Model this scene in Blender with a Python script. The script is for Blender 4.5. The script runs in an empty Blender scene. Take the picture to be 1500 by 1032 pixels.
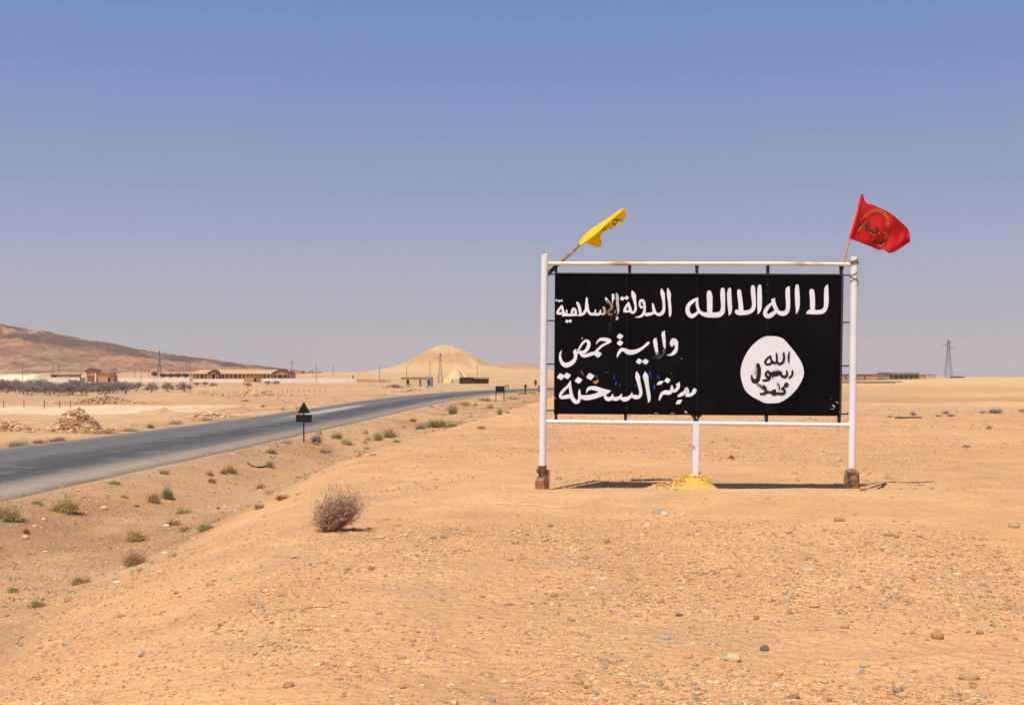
import bpy, math, random
import numpy as np
from mathutils import Vector, Matrix
R = math.radians
random.seed(7); rng = np.random.default_rng(11)
SC = bpy.context.scene
COL = SC.collection

# ------------------------------------------------------------------ camera, sky, sun, exposure
ZC, FPX, CX, HY = 2.0, 1800.0, 750.0, 550.0        # eye height (m), focal length (photo px), image centre, horizon row
cam_d = bpy.data.cameras.new('camera'); cam = bpy.data.objects.new('camera', cam_d); COL.objects.link(cam)
cam.location = (0, 0, ZC); cam.rotation_euler = (R(90), 0, 0)
cam_d.sensor_fit = 'HORIZONTAL'; cam_d.sensor_width = 36; cam_d.lens = 36 * FPX / 1500
cam_d.shift_y = (HY - 516) / 1500
cam_d.clip_start = 0.1; cam_d.clip_end = 20000
SC.camera = cam

SUN_D = Vector((0.25, 0.45, -1)).normalized()
EL = math.asin(-SUN_D.z); ROT = math.atan2(-SUN_D.x, -SUN_D.y)
world = bpy.data.worlds.new('World'); SC.world = world; world.use_nodes = True
wt = world.node_tree; wt.nodes.clear()
wo = wt.nodes.new('ShaderNodeOutputWorld'); bg = wt.nodes.new('ShaderNodeBackground')
sky = wt.nodes.new('ShaderNodeTexSky'); sky.sky_type = 'NISHITA'; sky.sun_disc = False
sky.sun_elevation = EL; sky.sun_rotation = ROT % (2 * math.pi)
sky.altitude = 400; sky.air_density = 1.0; sky.dust_density = 1.0; sky.ozone_density = 1.6
hsv = wt.nodes.new('ShaderNodeHueSaturation'); hsv.inputs['Saturation'].default_value = 1.0
# dusty lower sky: the Nishita sky gives way to a pale mauve dust veil towards the horizon
mxs = wt.nodes.new('ShaderNodeMixRGB'); wtc = wt.nodes.new('ShaderNodeTexCoord'); wsx = wt.nodes.new('ShaderNodeSeparateXYZ'); wrp = wt.nodes.new('ShaderNodeValToRGB')
wt.links.new(wtc.outputs['Generated'], wsx.inputs[0]); wt.links.new(wsx.outputs[2], wrp.inputs[0])
SKYR = [(0, (.445, .415, .465)), (.05, (.405, .395, .47)), (.10, (.345, .375, .51)), (.17, (.265, .325, .53)), (.29, (.155, .255, .555)), (.6, (.12, .22, .52))]
while len(wrp.color_ramp.elements) < len(SKYR): wrp.color_ramp.elements.new(.5)
for e_, (p_, c_) in zip(wrp.color_ramp.elements, SKYR): e_.position = p_; e_.color = (*[q / .10 * .1 for q in c_], 1)
wmr = wt.nodes.new('ShaderNodeMapRange'); wt.links.new(wsx.outputs[2], wmr.inputs[0])
for i_, q_ in enumerate((.25, .75, .92, .0)): wmr.inputs[i_ + 1].default_value = q_
wsc = wt.nodes.new('ShaderNodeVectorMath'); wsc.operation = 'SCALE'; wsc.inputs['Scale'].default_value = 10.0
wt.links.new(wrp.outputs[0], wsc.inputs[0]); wt.links.new(wmr.outputs[0], mxs.inputs[0]); wt.links.new(wsc.outputs[0], mxs.inputs[2])
bg.inputs['Strength'].default_value = 0.10
wt.links.new(sky.outputs[0], hsv.inputs['Color']); wt.links.new(hsv.outputs[0], mxs.inputs[1])
wt.links.new(mxs.outputs[0], bg.inputs[0]); wt.links.new(bg.outputs[0], wo.inputs[0])

sun_d = bpy.data.lights.new('sun', 'SUN'); sun_d.energy = 4.7; sun_d.angle = R(0.5); sun_d.color = (1, 0.955, 0.88)
sun = bpy.data.objects.new('sun', sun_d); COL.objects.link(sun)
sun.rotation_euler = SUN_D.to_track_quat('-Z', 'Y').to_euler(); sun.location = (-10, -20, 40)
SC.view_settings.view_transform = 'Standard'; SC.view_settings.look = 'None'
SC.view_settings.exposure = 0.0; SC.view_settings.gamma = 1.0
SC.cycles.max_bounces = 6; SC.cycles.volume_bounces = 1

# ------------------------------------------------------------------ materials
def mat(name, col, rough=0.8, var=0.15, scale=6.0, bump=0.0, bscale=30.0, col2=None, c2scale=2.0, c2lo=0.5, c2hi=0.62,
        metal=0.0, attr=None, transl=0.0, extra=None):
    m = bpy.data.materials.new(name); m.use_nodes = True
    t = m.node_tree; N = t.nodes; L = t.links
    b = N['Principled BSDF']; b.inputs['Roughness'].default_value = rough; b.inputs['Metallic'].default_value = metal
    b.inputs['Specular IOR Level'].default_value = 0.25
    tc = N.new('ShaderNodeTexCoord'); co = tc.outputs['Object']
    if attr:
        a = N.new('ShaderNodeAttribute'); a.attribute_name = attr; c = a.outputs['Color']
    else:
        rgb = N.new('ShaderNodeRGB'); rgb.outputs[0].default_value = (*col, 1); c = rgb.outputs[0]
    def mixc(f, A, B, mode='MIX'):
        x = N.new('ShaderNodeMixRGB'); x.blend_type = mode
        for s, v in ((0, f), (1, A), (2, B)):
            if isinstance(v, (int, float)): x.inputs[s].default_value = v
            elif isinstance(v, tuple): x.inputs[s].default_value = (*v, 1)
            else: L.new(v, x.inputs[s])
        return x.outputs[0]
    def noise(sc, det=4, vec=None):
        n = N.new('ShaderNodeTexNoise'); n.inputs['Scale'].default_value = sc; n.inputs['Detail'].default_value = det
        L.new(vec or co, n.inputs['Vector']); return n.outputs[0]
    def rng_(v, a0, a1, b0, b1):
        r = N.new('ShaderNodeMapRange'); L.new(v, r.inputs[0])
        for i, q in enumerate((a0, a1, b0, b1)): r.inputs[i + 1].default_value = q
        return r.outputs[0]
    if col2:
        c = mixc(rng_(noise(c2scale, 6), c2lo, c2hi, 0, 1), c, col2)
    if var:
        v = rng_(noise(scale, 5), 0.3, 0.7, 1 - var, 1 + var)
        cb = N.new('ShaderNodeCombineColor')
        for i in range(3): L.new(v, cb.inputs[i])
        c = mixc(1.0, c, cb.outputs[0], 'MULTIPLY')
    if extra: c = extra(N, L, co, c, mixc, noise, rng_)
    L.new(c, b.inputs['Base Color'])
    if bump:
        bp = N.new('ShaderNodeBump'); bp.inputs['Distance'].default_value = bump; L.new(noise(bscale, 5), bp.inputs['Height'])
        L.new(bp.outputs[0], b.inputs['Normal'])
    if transl:
        tr = N.new('ShaderNodeBsdfTranslucent'); L.new(c, tr.inputs[0])
        ms = N.new('ShaderNodeMixShader'); ms.inputs[0].default_value = transl
        L.new(b.outputs[0], ms.inputs[1]); L.new(tr.outputs[0], ms.inputs[2])
        L.new(ms.outputs[0], N['Material Output'].inputs[0])
    return m

# ------------------------------------------------------------------ object helpers
def tag(o, label=None, cat=None, group=None, kind=None):
    if label: o['label'] = label
    if cat: o['category'] = cat
    if group: o['group'] = group
    if kind: o['kind'] = kind
    return o
def thing(name, label, cat, loc, group=None):
    o = bpy.data.objects.new(name, None); COL.objects.link(o); o.location = loc; o.empty_display_size = 0.2
    return tag(o, label, cat, group)
class MB:
    def __init__(s): s.v = []; s.f = []; s.c = []
    def add(s, vs, fs, col=None):
        k = len(s.v); s.v += [tuple(p) for p in vs]; s.f += [tuple(i + k for i in f) for f in fs]
        if col is not None: s.c += [col] * len(vs)
    def box(s, c, d, rz=0.0, col=None):
        x, y, z = (q / 2 for q in d); ca, sa = math.cos(rz), math.sin(rz)
        vs = [(c[0] + a * x * ca - b * y * sa, c[1] + a * x * sa + b * y * ca, c[2] + e * z) for e in (-1, 1) for b in (-1, 1) for a in (-1, 1)]
        s.add(vs, [(0, 2, 3, 1), (4, 5, 7, 6), (0, 1, 5, 4), (2, 6, 7, 3), (0, 4, 6, 2), (1, 3, 7, 5)], col)
    def tube(s, pts, rad, n=8, col=None, cap=True):
        pts = [Vector(p) for p in pts]; rad = rad if isinstance(rad, (list, tuple)) else [rad] * len(pts)
        vs = []; fs = []; m = len(pts)
        for i, p in enumerate(pts):
            d = (pts[min(i + 1, m - 1)] - pts[max(i - 1, 0)])
            d = d.normalized() if d.length > 1e-9 else Vector((0, 0, 1))
            a = d.cross(Vector((0, 1, 0.03)) if abs(d.y) < 0.9 else Vector((1, 0, 0))).normalized(); b = d.cross(a)
            for k in range(n):
                q = p + (a * math.cos(2 * math.pi * k / n) + b * math.sin(2 * math.pi * k / n)) * rad[i]
                vs.append(tuple(q))
        for i in range(m - 1):
            for k in range(n):
                fs.append((i * n + k, i * n + (k + 1) % n, (i + 1) * n + (k + 1) % n, (i + 1) * n + k))
        if cap and n > 2:
            k = len(vs); vs += vs[:n] + vs[(m - 1) * n:m * n]; fs += [tuple(range(k, k + n))[::-1], tuple(range(k + n, k + 2 * n))]
        s.add(vs, fs, col)
    def prism(s, poly, off, col=None):            # poly: 3-d outline, off: extrusion vector
        n = len(poly); o = Vector(off)
        vs = [tuple(p) for p in poly] + [tuple(Vector(p) + o) for p in poly]
        fs = [tuple(range(n))[::-1], tuple(range(n, 2 * n))] + [(i, (i + 1) % n, n + (i + 1) % n, n + i) for i in range(n)]
        s.add(vs, fs, col)
    def build(s, name, m, parent=None, smooth=False, loc=None):
        me = bpy.data.meshes.new(name)
        o = bpy.data.objects.new(name, me); COL.objects.link(o)
        base = Vector((0, 0, 0))
        if parent is not None:
            p = parent
            while p: base += p.location; p = p.parent
            o.parent = parent
        elif loc is not None: base = Vector(loc); o.location = loc
        me.from_pydata([(a - base.x, b - base.y, c - base.z) for a, b, c in s.v], [], s.f)
        if s.c and len(s.c) == len(s.v):
            at = me.color_attributes.new('tint', 'FLOAT_COLOR', 'POINT')
            at.data.foreach_set('color', np.array([(*c, 1) for c in s.c], dtype=np.float32).ravel())
        me.materials.append(m)
        if smooth: me.polygons.foreach_set('use_smooth', [True] * len(me.polygons))
        me.update(); return o
def np_mesh(name, V, F, m, tint=None, smooth=True, uv=None):
    me = bpy.data.meshes.new(name); V = np.asarray(V, np.float32); F = np.asarray(F, np.int32); k = F.shape[1]
    me.vertices.add(len(V)); me.vertices.foreach_set('co', V.ravel())
    me.loops.add(F.size); me.loops.foreach_set('vertex_index', F.ravel())
    me.polygons.add(len(F)); me.polygons.foreach_set('loop_start', np.arange(0, F.size, k, dtype=np.int32))
    me.polygons.foreach_set('use_smooth', np.full(len(F), smooth, bool))
    me.update(calc_edges=True)
    if tint is not None:
        at = me.color_attributes.new('tint', 'FLOAT_COLOR', 'POINT')
        c = np.ones((len(V), 4), np.float32); c[:, :3] = tint; at.data.foreach_set('color', c.ravel())
    if uv is not None:
        at = me.attributes.new('along', 'FLOAT_VECTOR', 'POINT'); u = np.zeros((len(V), 3), np.float32); u[:, :2] = uv
        at.data.foreach_set('vector', u.ravel())
    me.materials.append(m); me.validate()
    o = bpy.data.objects.new(name, me); COL.objects.link(o); return o
def grid_faces(r, c):
    i = np.arange(r * c).reshape(r, c)
    return np.stack([i[:-1, :-1], i[:-1, 1:], i[1:, 1:], i[1:, :-1]], -1).reshape(-1, 4)

# ------------------------------------------------------------------ terrain
def vnoise(x, y, seed=0):
    xi = np.floor(x).astype(np.int64); yi = np.floor(y).astype(np.int64); fx = x - xi; fy = y - yi
    fx = fx * fx * (3 - 2 * fx); fy = fy * fy * (3 - 2 * fy)
    def hsh(a, b):
        n = (a * 374761393 + b * 668265263 + seed * 974634777) & 0xFFFFFFFF
        n = ((n ^ (n >> 13)) * 1274126177) & 0xFFFFFFFF
        return ((n ^ (n >> 16)) & 0xFFFF) / 65535.0
    return (hsh(xi, yi) * (1 - fx) + hsh(xi + 1, yi) * fx) * (1 - fy) + (hsh(xi, yi + 1) * (1 - fx) + hsh(xi + 1, yi + 1) * fx) * fy - 0.5
def fbm(x, y, o=4, seed=0):
    s = 0; a = 1.0
    for k in range(o): s = s + a * vnoise(x * 2 ** k, y * 2 ** k, seed + k); a *= 0.5
    return s
def sm(t): t = np.clip(t, 0, 1); return t * t * (3 - 2 * t)
BY = [0, 12, 17, 22, 32, 45, 64, 85, 112, 150, 211, 260, 320, 400, 525, 800, 3000]
BX = [-5.2, -5.0, -5.2, -5.2, -5.1, -3.9, -1.9, -0.1, 2.5, 5, 14, 27, 52, 90, 158, 310, 1500]
NY = [-120, 0, 27, 48, 77, 99, 132, 169, 211, 260, 320, 400, 525, 800]
NX = [-24, -12.6, -10.9, -9.9, -8.7, -8.0, -6.6, -3.1, 4.7, 17, 39, 76, 142, 290]
FY = [-120, 0, 45, 63, 80, 116, 140, 169, 199, 236, 255, 300, 360, 440, 565, 840]
FX = [-32, -21, -18.4, -17.2, -16.5, -16.0, -15.4, -13.4, -9.7, -2.4, 4.5, 19, 42, 78, 145, 293]
ROADZ = -0.625
def hgt(x, y):
    x = np.asarray(x, float); y = np.asarray(y, float)
    s = x - np.interp(y, BY, BX); w = np.interp(y, [4, 14, 30, 60], [5.0, 3.0, 1.8, 1.6])
    t = sm((w - s) / (w + 1.9))
    u = x - np.interp(y, NY, NX); f = np.interp(y, FY, FX) - x
    dit = np.interp(y, [0, 60, 130, 200], [0.42, 0.40, 0.25, 0.05])
    onroad = np.minimum(sm((u + 0) / 1.0 * -1 + 1), sm(1 - f / 1.0)) * (y < 900)
    zl = -0.69 - dit * sm((u - 0.3) / 3.0)
    zl = zl + np.where(f > 0, 0.25 * fbm(x / 11, y / 11, 3, 5) * sm(f / 8) * sm((170 - y) / 90), 0)
    z = t * zl
    z = z + (1 - onroad) * (0.10 * fbm(x / 6, y / 6, 3, 3) * sm((y - 4) / 8) * np.where(s > 0, 0.55, 1.0)
                            + 0.035 * fbm(x / 0.7, y / 0.7, 3, 9) + 0.016 * fbm(x / .2, y / .13, 3, 29) * sm((22 - y) / 8) + 0.06 * fbm(x / 2.4, y / 1.6, 3, 31) * sm((y - 5) / 3) * (.35 + .65 * t) + 0.05 * t * fbm(x / 1.7, y / 1.7, 3, 21) * (u > 0))
    z = z + onroad * 0
    # low berm the billboard stands on, its crest just in front of the posts
    bx = sm((x + 2.2) / 1.8) * sm((8.6 - x) / 1.8)
    z = z + bx * (0.11 * np.exp(-((y - 20.35 - 0.15 * fbm(x / 1.3, x * 0 + 2, 2, 4)) / np.where(y < 20.35, 1.5, .75)) ** 2))
    # far rises
    z = z + 6.0 * sm((y - 520) / 620) * sm((260 - x) / 300)
    z = z + 1.35 * np.exp(-((y - 420) / 60) ** 2) * sm((x - 122) / 40) + 0.22 * fbm(x / 90, y / 90, 3, 30) * sm((y - 250) / 200)
    return z
def h1(x, y): return float(hgt(np.array([x]), np.array([y]))[0])
_YS = np.exp(np.linspace(math.log(5), math.log(2900), 2600))
def hit(px, py):
    xs = (px - CX) / FPX * _YS; zs = ZC - (py - HY) / FPX * _YS
    k = np.nonzero(zs <= hgt(xs, _YS))[0]
    y = _YS[k[0]] if len(k) else 2000.0
    x = (px - CX) / FPX * y
    return Vector((x, y, h1(x, y)))
def P(px, py, Y): return Vector(((px - CX) / FPX * Y, Y, ZC - (py - HY) / FPX * Y))

def ground_tint(x, y):
    n = np.shape(x); c = np.zeros(n + (3,))
    A = np.array([.645, .347, .155]); B = np.array([.50, .29, .143]); Cc = np.array([.57, .345, .175]); D = np.array([.60, .385, .18])
    s = x - np.interp(y, BY, BX); u = x - np.interp(y, NY, NX); f = np.interp(y, FY, FX) - x
    bank = sm((s + 0.9 + 0.9 * fbm(x / 2, y / 2, 3, 40)) / 1.6)[..., None]
    left = sm((f + 2) / 6)[..., None]
    c = B * (1 - left) + Cc * left
    c = c * (1 - bank) + A * bank
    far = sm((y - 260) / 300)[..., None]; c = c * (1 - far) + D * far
    # broad bands and patches of paler and browner soil
    pn = fbm(x / 9, y / 14, 4, 50)[..., None]; c = c * (1 + 0.16 * pn); dn = (sm((fbm(x / 3.2, y / 4.5, 4, 57) + .02) / .3) * (1 - bank[..., 0]))[..., None]; c = c * (1 - .28 * dn * np.array([.8, 1, 1.1]))
    fb = (fbm(x / 160, y / 26, 3, 60) * sm((y - 45) / 60))[..., None]; c = c * (1 + 0.22 * fb * np.array([.8, 1, 1.2]))
    rd = (sm(1 - np.abs(u - 0.5) / 1.3) * (y < 300))[..., None]; c = c * (1 - 0.35 * rd) + np.array([.46, .31, .20]) * 0.35 * rd
    # paler tint along the crest of the berm
    cr = (np.exp(-((y - 19.9) / 0.8) ** 2) * sm((x + 2.5) / 2) * sm((8.5 - x) / 2))[..., None]
    c = c * (1 - 0.35 * cr) + np.array([.66, .42, .20]) * 0.35 * cr
    def band(y0, y1, e0, e1, colr, amt, xm, seed, ws=12.):
        yy = y + ws * .02 * y * fbm(x / (y * .10 + 3), y / (y * .05 + 3), 4, seed)
        k = sm((yy - y0) / e0 + .5) * sm((y1 - yy) / e1 + .5) * xm
        return c * (1 - amt * k[..., None]) + np.array(colr) * (amt * k[..., None])
    rt = sm((s - 4) / 6); lf = sm((f - 1) / 5)
    c = band(62, 84, 6, 8, (.55, .345, .185), .75, rt, 101); c = band(88, 122, 8, 14, (.43, .255, .125), .8, rt, 102)
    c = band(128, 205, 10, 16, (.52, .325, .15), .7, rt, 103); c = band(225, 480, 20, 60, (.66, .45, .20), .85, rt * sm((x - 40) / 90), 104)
    c = band(88, 107, 2.5, 4, (.74, .54, .36), .95, lf * sm((-22 - x + 2.5 * fbm(x / 5, y / 5, 3, 8)) / 5), 105, 2.5)
    c = band(110, 165, 5, 10, (.50, .305, .16), .7, lf, 106, 5); c = band(45, 86, 5, 4, (.58, .37, .185), .6, lf, 107, 5)
    c = band(175, 260, 10, 20, (.54, .36, .20), .6, lf, 108, 5)
    return np.clip(c, 0, 1)

def ground_extra(N, L, co, c, mixc, noise, rng_):
    def grey(v):
        cb = N.new('ShaderNodeCombineColor')
        for i in range(3): L.new(v, cb.inputs[i])
        return cb.outputs[0]
    # fine gravel seen as coloured specks: pale, brown and grey chips of different sizes
    for sc, lo, hi, colr in ((26, .70, .78, (.20, .125, .075)), (41, .66, .74, (.70, .50, .30)), (17, .74, .80, (.27, .20, .15)), (60, .62, .72, (.30, .16, .075))):
        v = N.new('ShaderNodeTexVoronoi'); v.inputs['Scale'].default_value = sc; L.new(co, v.inputs['Vector'])
        sx = N.new('ShaderNodeSeparateColor'); L.new(v.outputs['Color'], sx.inputs[0])
        d = rng_(v.outputs['Distance'], .25, .42, 1, 0)
        k = N.new('ShaderNodeMath'); k.operation = 'MULTIPLY'; L.new(rng_(sx.outputs[0], lo, hi, 0, .75), k.inputs[0]); L.new(d, k.inputs[1])
        k2 = N.new('ShaderNodeMath'); k2.operation = 'MULTIPLY'; L.new(k.outputs[0], k2.inputs[0])
        L.new(rng_(noise(.55 if sc < 40 else .9, 4), .38, .62, 0.1, 1), k2.inputs[1])
        c = mixc(k2.outputs[0], c, colr)
    c = mixc(1.0, c, grey(rng_(noise(1.1, 8), .3, .7, .88, 1.14)), 'MULTIPLY')
    c = mixc(1.0, c, grey(rng_(noise(75, 3), .3, .7, .86, 1.16)), 'MULTIPLY')
    c = mixc(rng_(noise(.23, 7), .44, .64, 0, .4), c, (.53, .26, .10)); c = mixc(rng_(noise(.6, 8), .56, .70, 0, .45), c, (.40, .255, .155))
    return c
M_ground = mat('sandy_ground', (.5, .3, .14), 0.95, var=0.0, attr='tint', bump=0.085, bscale=9, extra=ground_extra)
def add_ground():
    a1 = np.radians(np.arange(-27, 27.01, 0.09)); a2 = np.radians(np.arange(29, 331.1, 2.5))
    ang = np.concatenate([a1, a2, [a1[0] + 2 * math.pi]])
    r = np.concatenate([[0.02, .5, 1, 2, 3, 4, 5], np.exp(np.linspace(math.log(5.5), math.log(3000), 900))])
    Rr, Aa = np.meshgrid(r, ang, indexing='ij'); x = Rr * np.sin(Aa); y = Rr * np.cos(Aa)
    z = hgt(x, y)
    V = np.stack([x, y, z], -1).reshape(-1, 3)
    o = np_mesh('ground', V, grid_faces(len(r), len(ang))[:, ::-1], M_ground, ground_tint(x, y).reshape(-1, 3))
    tag(o, kind='structure')
add_ground()

def road_extra(N, L, co, c, mixc, noise, rng_):
    a = N.new('ShaderNodeAttribute'); a.attribute_name = 'along'
    sx = N.new('ShaderNodeSeparateXYZ'); L.new(a.outputs['Vector'], sx.inputs[0]); u, v = sx.outputs[0], sx.outputs[1]
    cv = N.new('ShaderNodeCombineXYZ'); m1 = N.new('ShaderNodeMath'); m1.operation = 'MULTIPLY'; L.new(u, m1.inputs[0]); m1.inputs[1].default_value = 22
    m2 = N.new('ShaderNodeMath'); m2.operation = 'MULTIPLY'; L.new(v, m2.inputs[0]); m2.inputs[1].default_value = .035
    L.new(m1.outputs[0], cv.inputs[0]); L.new(m2.outputs[0], cv.inputs[1])
    st = noise(1.0, 8, cv.outputs[0])
    c = mixc(rng_(st, .36, .62, 0, 1), c, (.055, .050, .048))
    # dark tyre-polished near lane
    mm = N.new('ShaderNodeMath'); mm.operation = 'ADD'; L.new(u, mm.inputs[0]); L.new(rng_(st, 0, 1, -.16, .16), mm.inputs[1])
    rp = N.new('ShaderNodeValToRGB'); L.new(mm.outputs[0], rp.inputs[0]); e = rp.color_ramp.elements
    vals = [(0, (.34, .25, .17)), (.05, (.20, .17, .145)), (.20, (.135, .124, .115)), (.38, (.155, .142, .13)), (.48, (.115, .105, .10)), (.56, (.058, .053, .052)),
            (.72, (.062, .057, .056)), (.79, (.10, .092, .086)), (.87, (.27, .20, .14)), (1.0, (.44, .30, .185))]
    while len(e) < len(vals): e.new(.5)
    for el, (p, q) in zip(e, vals): el.position = p; el.color = (*q, 1)
    c = mixc(.80, c, rp.outputs[0]); c = mixc(rng_(st, .5, .72, 0, .35), c, (.21, .185, .165))
    # wind-blown sand patch in the far lane
    for (u0, v0, ru, rv, k) in ((.34, 93, .09, 17, .9), (.95, 20, .14, 30, .3)):
        du = N.new('ShaderNodeMath'); du.operation = 'SUBTRACT'; L.new(u, du.inputs[0]); du.inputs[1].default_value = u0
        dv = N.new('ShaderNodeMath'); dv.operation = 'SUBTRACT'; L.new(v, dv.inputs[0]); dv.inputs[1].default_value = v0
        cx = N.new('ShaderNodeCombineXYZ'); 
        for s_, q, rr in ((du, 0, ru), (dv, 1, rv)):
            dd = N.new('ShaderNodeMath'); dd.operation = 'DIVIDE'; L.new(s_.outputs[0], dd.inputs[0]); dd.inputs[1].default_value = rr; L.new(dd.outputs[0], cx.inputs[q])
        ln = N.new('ShaderNodeVectorMath'); ln.operation = 'LENGTH'; L.new(cx.outputs[0], ln.inputs[0])
        ad = N.new('ShaderNodeMath'); ad.operation = 'ADD'; L.new(ln.outputs['Value'], ad.inputs[0]); L.new(rng_(st, 0, 1, -.5, .5), ad.inputs[1])
        c = mixc(rng_(ad.outputs[0], .55, 1.2, k, 0), c, (.50, .385, .285))
    c = mixc(rng_(noise(.9, 8), .54, .66, 0, .45), c, (.25, .205, .16))
    vo = N.new('ShaderNodeTexVoronoi'); vo.feature = 'DISTANCE_TO_EDGE'; vo.inputs['Scale'].default_value = .35; L.new(co, vo.inputs['Vector'])
    c = mixc(rng_(vo.outputs['Distance'], .0, .014, .35, 0), c, (.035, .032, .03))
    c = mixc(rng_(noise(40, 3), .3, .7, 0, .2), c, (.2, .185, .17))
    N['Principled BSDF'].inputs['Specular IOR Level'].default_value = .08
    return c
M_road = mat('worn_asphalt', (.13, .125, .13), 0.75, var=0.06, scale=3, bump=0.006, bscale=60, extra=road_extra)
def add_road():
    ys = np.concatenate([np.arange(-60, 20, 4), np.exp(np.linspace(math.log(20), math.log(800), 260))]); n = 21
    u = np.linspace(0, 1, n); a = np.interp(ys, FY, FX); b = np.interp(ys, NY, NX)
    wob = 0.10 * fbm(ys / 3.0, ys * 0 + 7, 4, 2) ; wob2 = 0.18 * fbm(ys / 3.0, ys * 0 + 3, 4, 8)
    a = a + wob2; b = b + wob
    x = a[:, None] + (b - a)[:, None] * u; y = np.repeat(ys[:, None], n, 1)
    z = ROADZ + 0.04 * (1 - (2 * u - 1) ** 2) + 0 * x
    far = sm((ys - 260) / 200)[:, None]; z = z + far * (hgt(x, y) + .08 - z)
    top = np.stack([x, y, z], -1)
    V = top.reshape(-1, 3); UV = np.stack([np.repeat(u[None], len(ys), 0), y], -1).reshape(-1, 2)
    F = grid_faces(len(ys), n)
    # thickness at both edges: a broken asphalt lip
    k = len(V); lipn = top[:, -1] + np.array([.06, 0, -.14]); lipf = top[:, 0] + np.array([-.06, 0, -.14])
    V = np.concatenate([V, lipn, lipf]); m = len(ys); i = np.arange(m - 1)
    F = np.concatenate([F, np.stack([i * n + n - 1, k + i, k + i + 1, (i + 1) * n + n - 1], -1), np.stack([k + m + i, i * n, (i + 1) * n, k + m + i + 1], -1)])
    UV = np.concatenate([UV, np.stack([ys * 0 + .7, ys], -1), np.stack([ys * 0 + .0, ys], -1)])
    o = np_mesh('road', V, F, M_road, uv=UV); tag(o, kind='structure')
add_road()

# ------------------------------------------------------------------ hills
def hill_mesh(name, xs, ys, zf, m, tf=None):
    x, y = np.meshgrid(xs, ys, indexing='ij'); z = zf(x, y)
    o = np_mesh(name, np.stack([x, y, z], -1).reshape(-1, 3), grid_faces(len(xs), len(ys))[:, ::-1], m, tf(x, y, z).reshape(-1, 3))
    return tag(o, kind='structure')
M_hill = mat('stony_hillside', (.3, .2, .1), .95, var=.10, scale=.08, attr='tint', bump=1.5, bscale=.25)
CREST = [(-700, 440), (-300, 455), (0, 475), (40, 484), (100, 493), (150, 502), (200, 514), (240, 518), (290, 524), (330, 530), (400, 541), (470, 549), (540, 556)]
YC = 1350.0
def left_hill(x, y):
    cx = [(p - CX) / FPX * YC for p, q in CREST]; cz = [ZC + (HY - q) / FPX * YC for p, q in CREST]
    H = np.interp(x, cx, cz) + 2.2 * np.abs(fbm(x / 7, y * 0 + 9, 3, 78)) * np.clip(np.interp(x, cx, cz) / 25, 0, 1) + 2.0 * fbm(x / 22, y * 0 + 3, 4, 77) * np.clip(np.interp(x, cx, cz) / 30, 0, 1)
    g = np.clip((y - 760) / (YC - 760), 0, 1)
    prof = np.where(g < .88, .80 * (g / .88) ** 1.5, .80 + .20 * sm((g - .88) / .035))
    back = 1 - .7 * np.clip((y - YC) / 600, 0, 1)
    rill = 1.0 * fbm(x / 26 + .35 * fbm(x / 60, y / 60, 2, 5), y / 210, 4, 15) * np.clip(H / 20, 0, 1) * (g > .05) * (1 - .35 * g) * 5.0
    return hgt(x, y) * 0 + 0.5 + (H - .5) * prof * back + rill * np.sin(np.pi * np.clip(g, 0, 1)) + (fbm(x / 9, y / 14, 4, 9) * 2.2 + np.abs(fbm(x / 17, y / 40, 3, 23)) * -3.0) * np.clip(H / 14, 0, 1) * sm(g * 3)
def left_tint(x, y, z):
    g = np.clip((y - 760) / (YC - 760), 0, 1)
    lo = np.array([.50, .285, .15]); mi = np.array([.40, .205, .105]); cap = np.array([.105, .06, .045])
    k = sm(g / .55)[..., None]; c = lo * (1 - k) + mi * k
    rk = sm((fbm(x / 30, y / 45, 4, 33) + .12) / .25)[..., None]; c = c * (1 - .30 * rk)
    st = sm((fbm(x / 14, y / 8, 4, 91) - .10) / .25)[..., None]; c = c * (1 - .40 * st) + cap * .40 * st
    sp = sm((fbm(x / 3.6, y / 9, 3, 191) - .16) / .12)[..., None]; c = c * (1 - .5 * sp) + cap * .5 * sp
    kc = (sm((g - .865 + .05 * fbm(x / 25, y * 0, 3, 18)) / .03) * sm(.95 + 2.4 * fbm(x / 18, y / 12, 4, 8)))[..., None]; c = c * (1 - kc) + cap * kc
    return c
hill_mesh('hill', np.linspace(-1100, -130, 420), np.concatenate([np.linspace(740, 1240, 80), np.linspace(1244, 1360, 40), np.linspace(1370, 2000, 16)]), left_hill, M_hill, left_tint)

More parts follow.
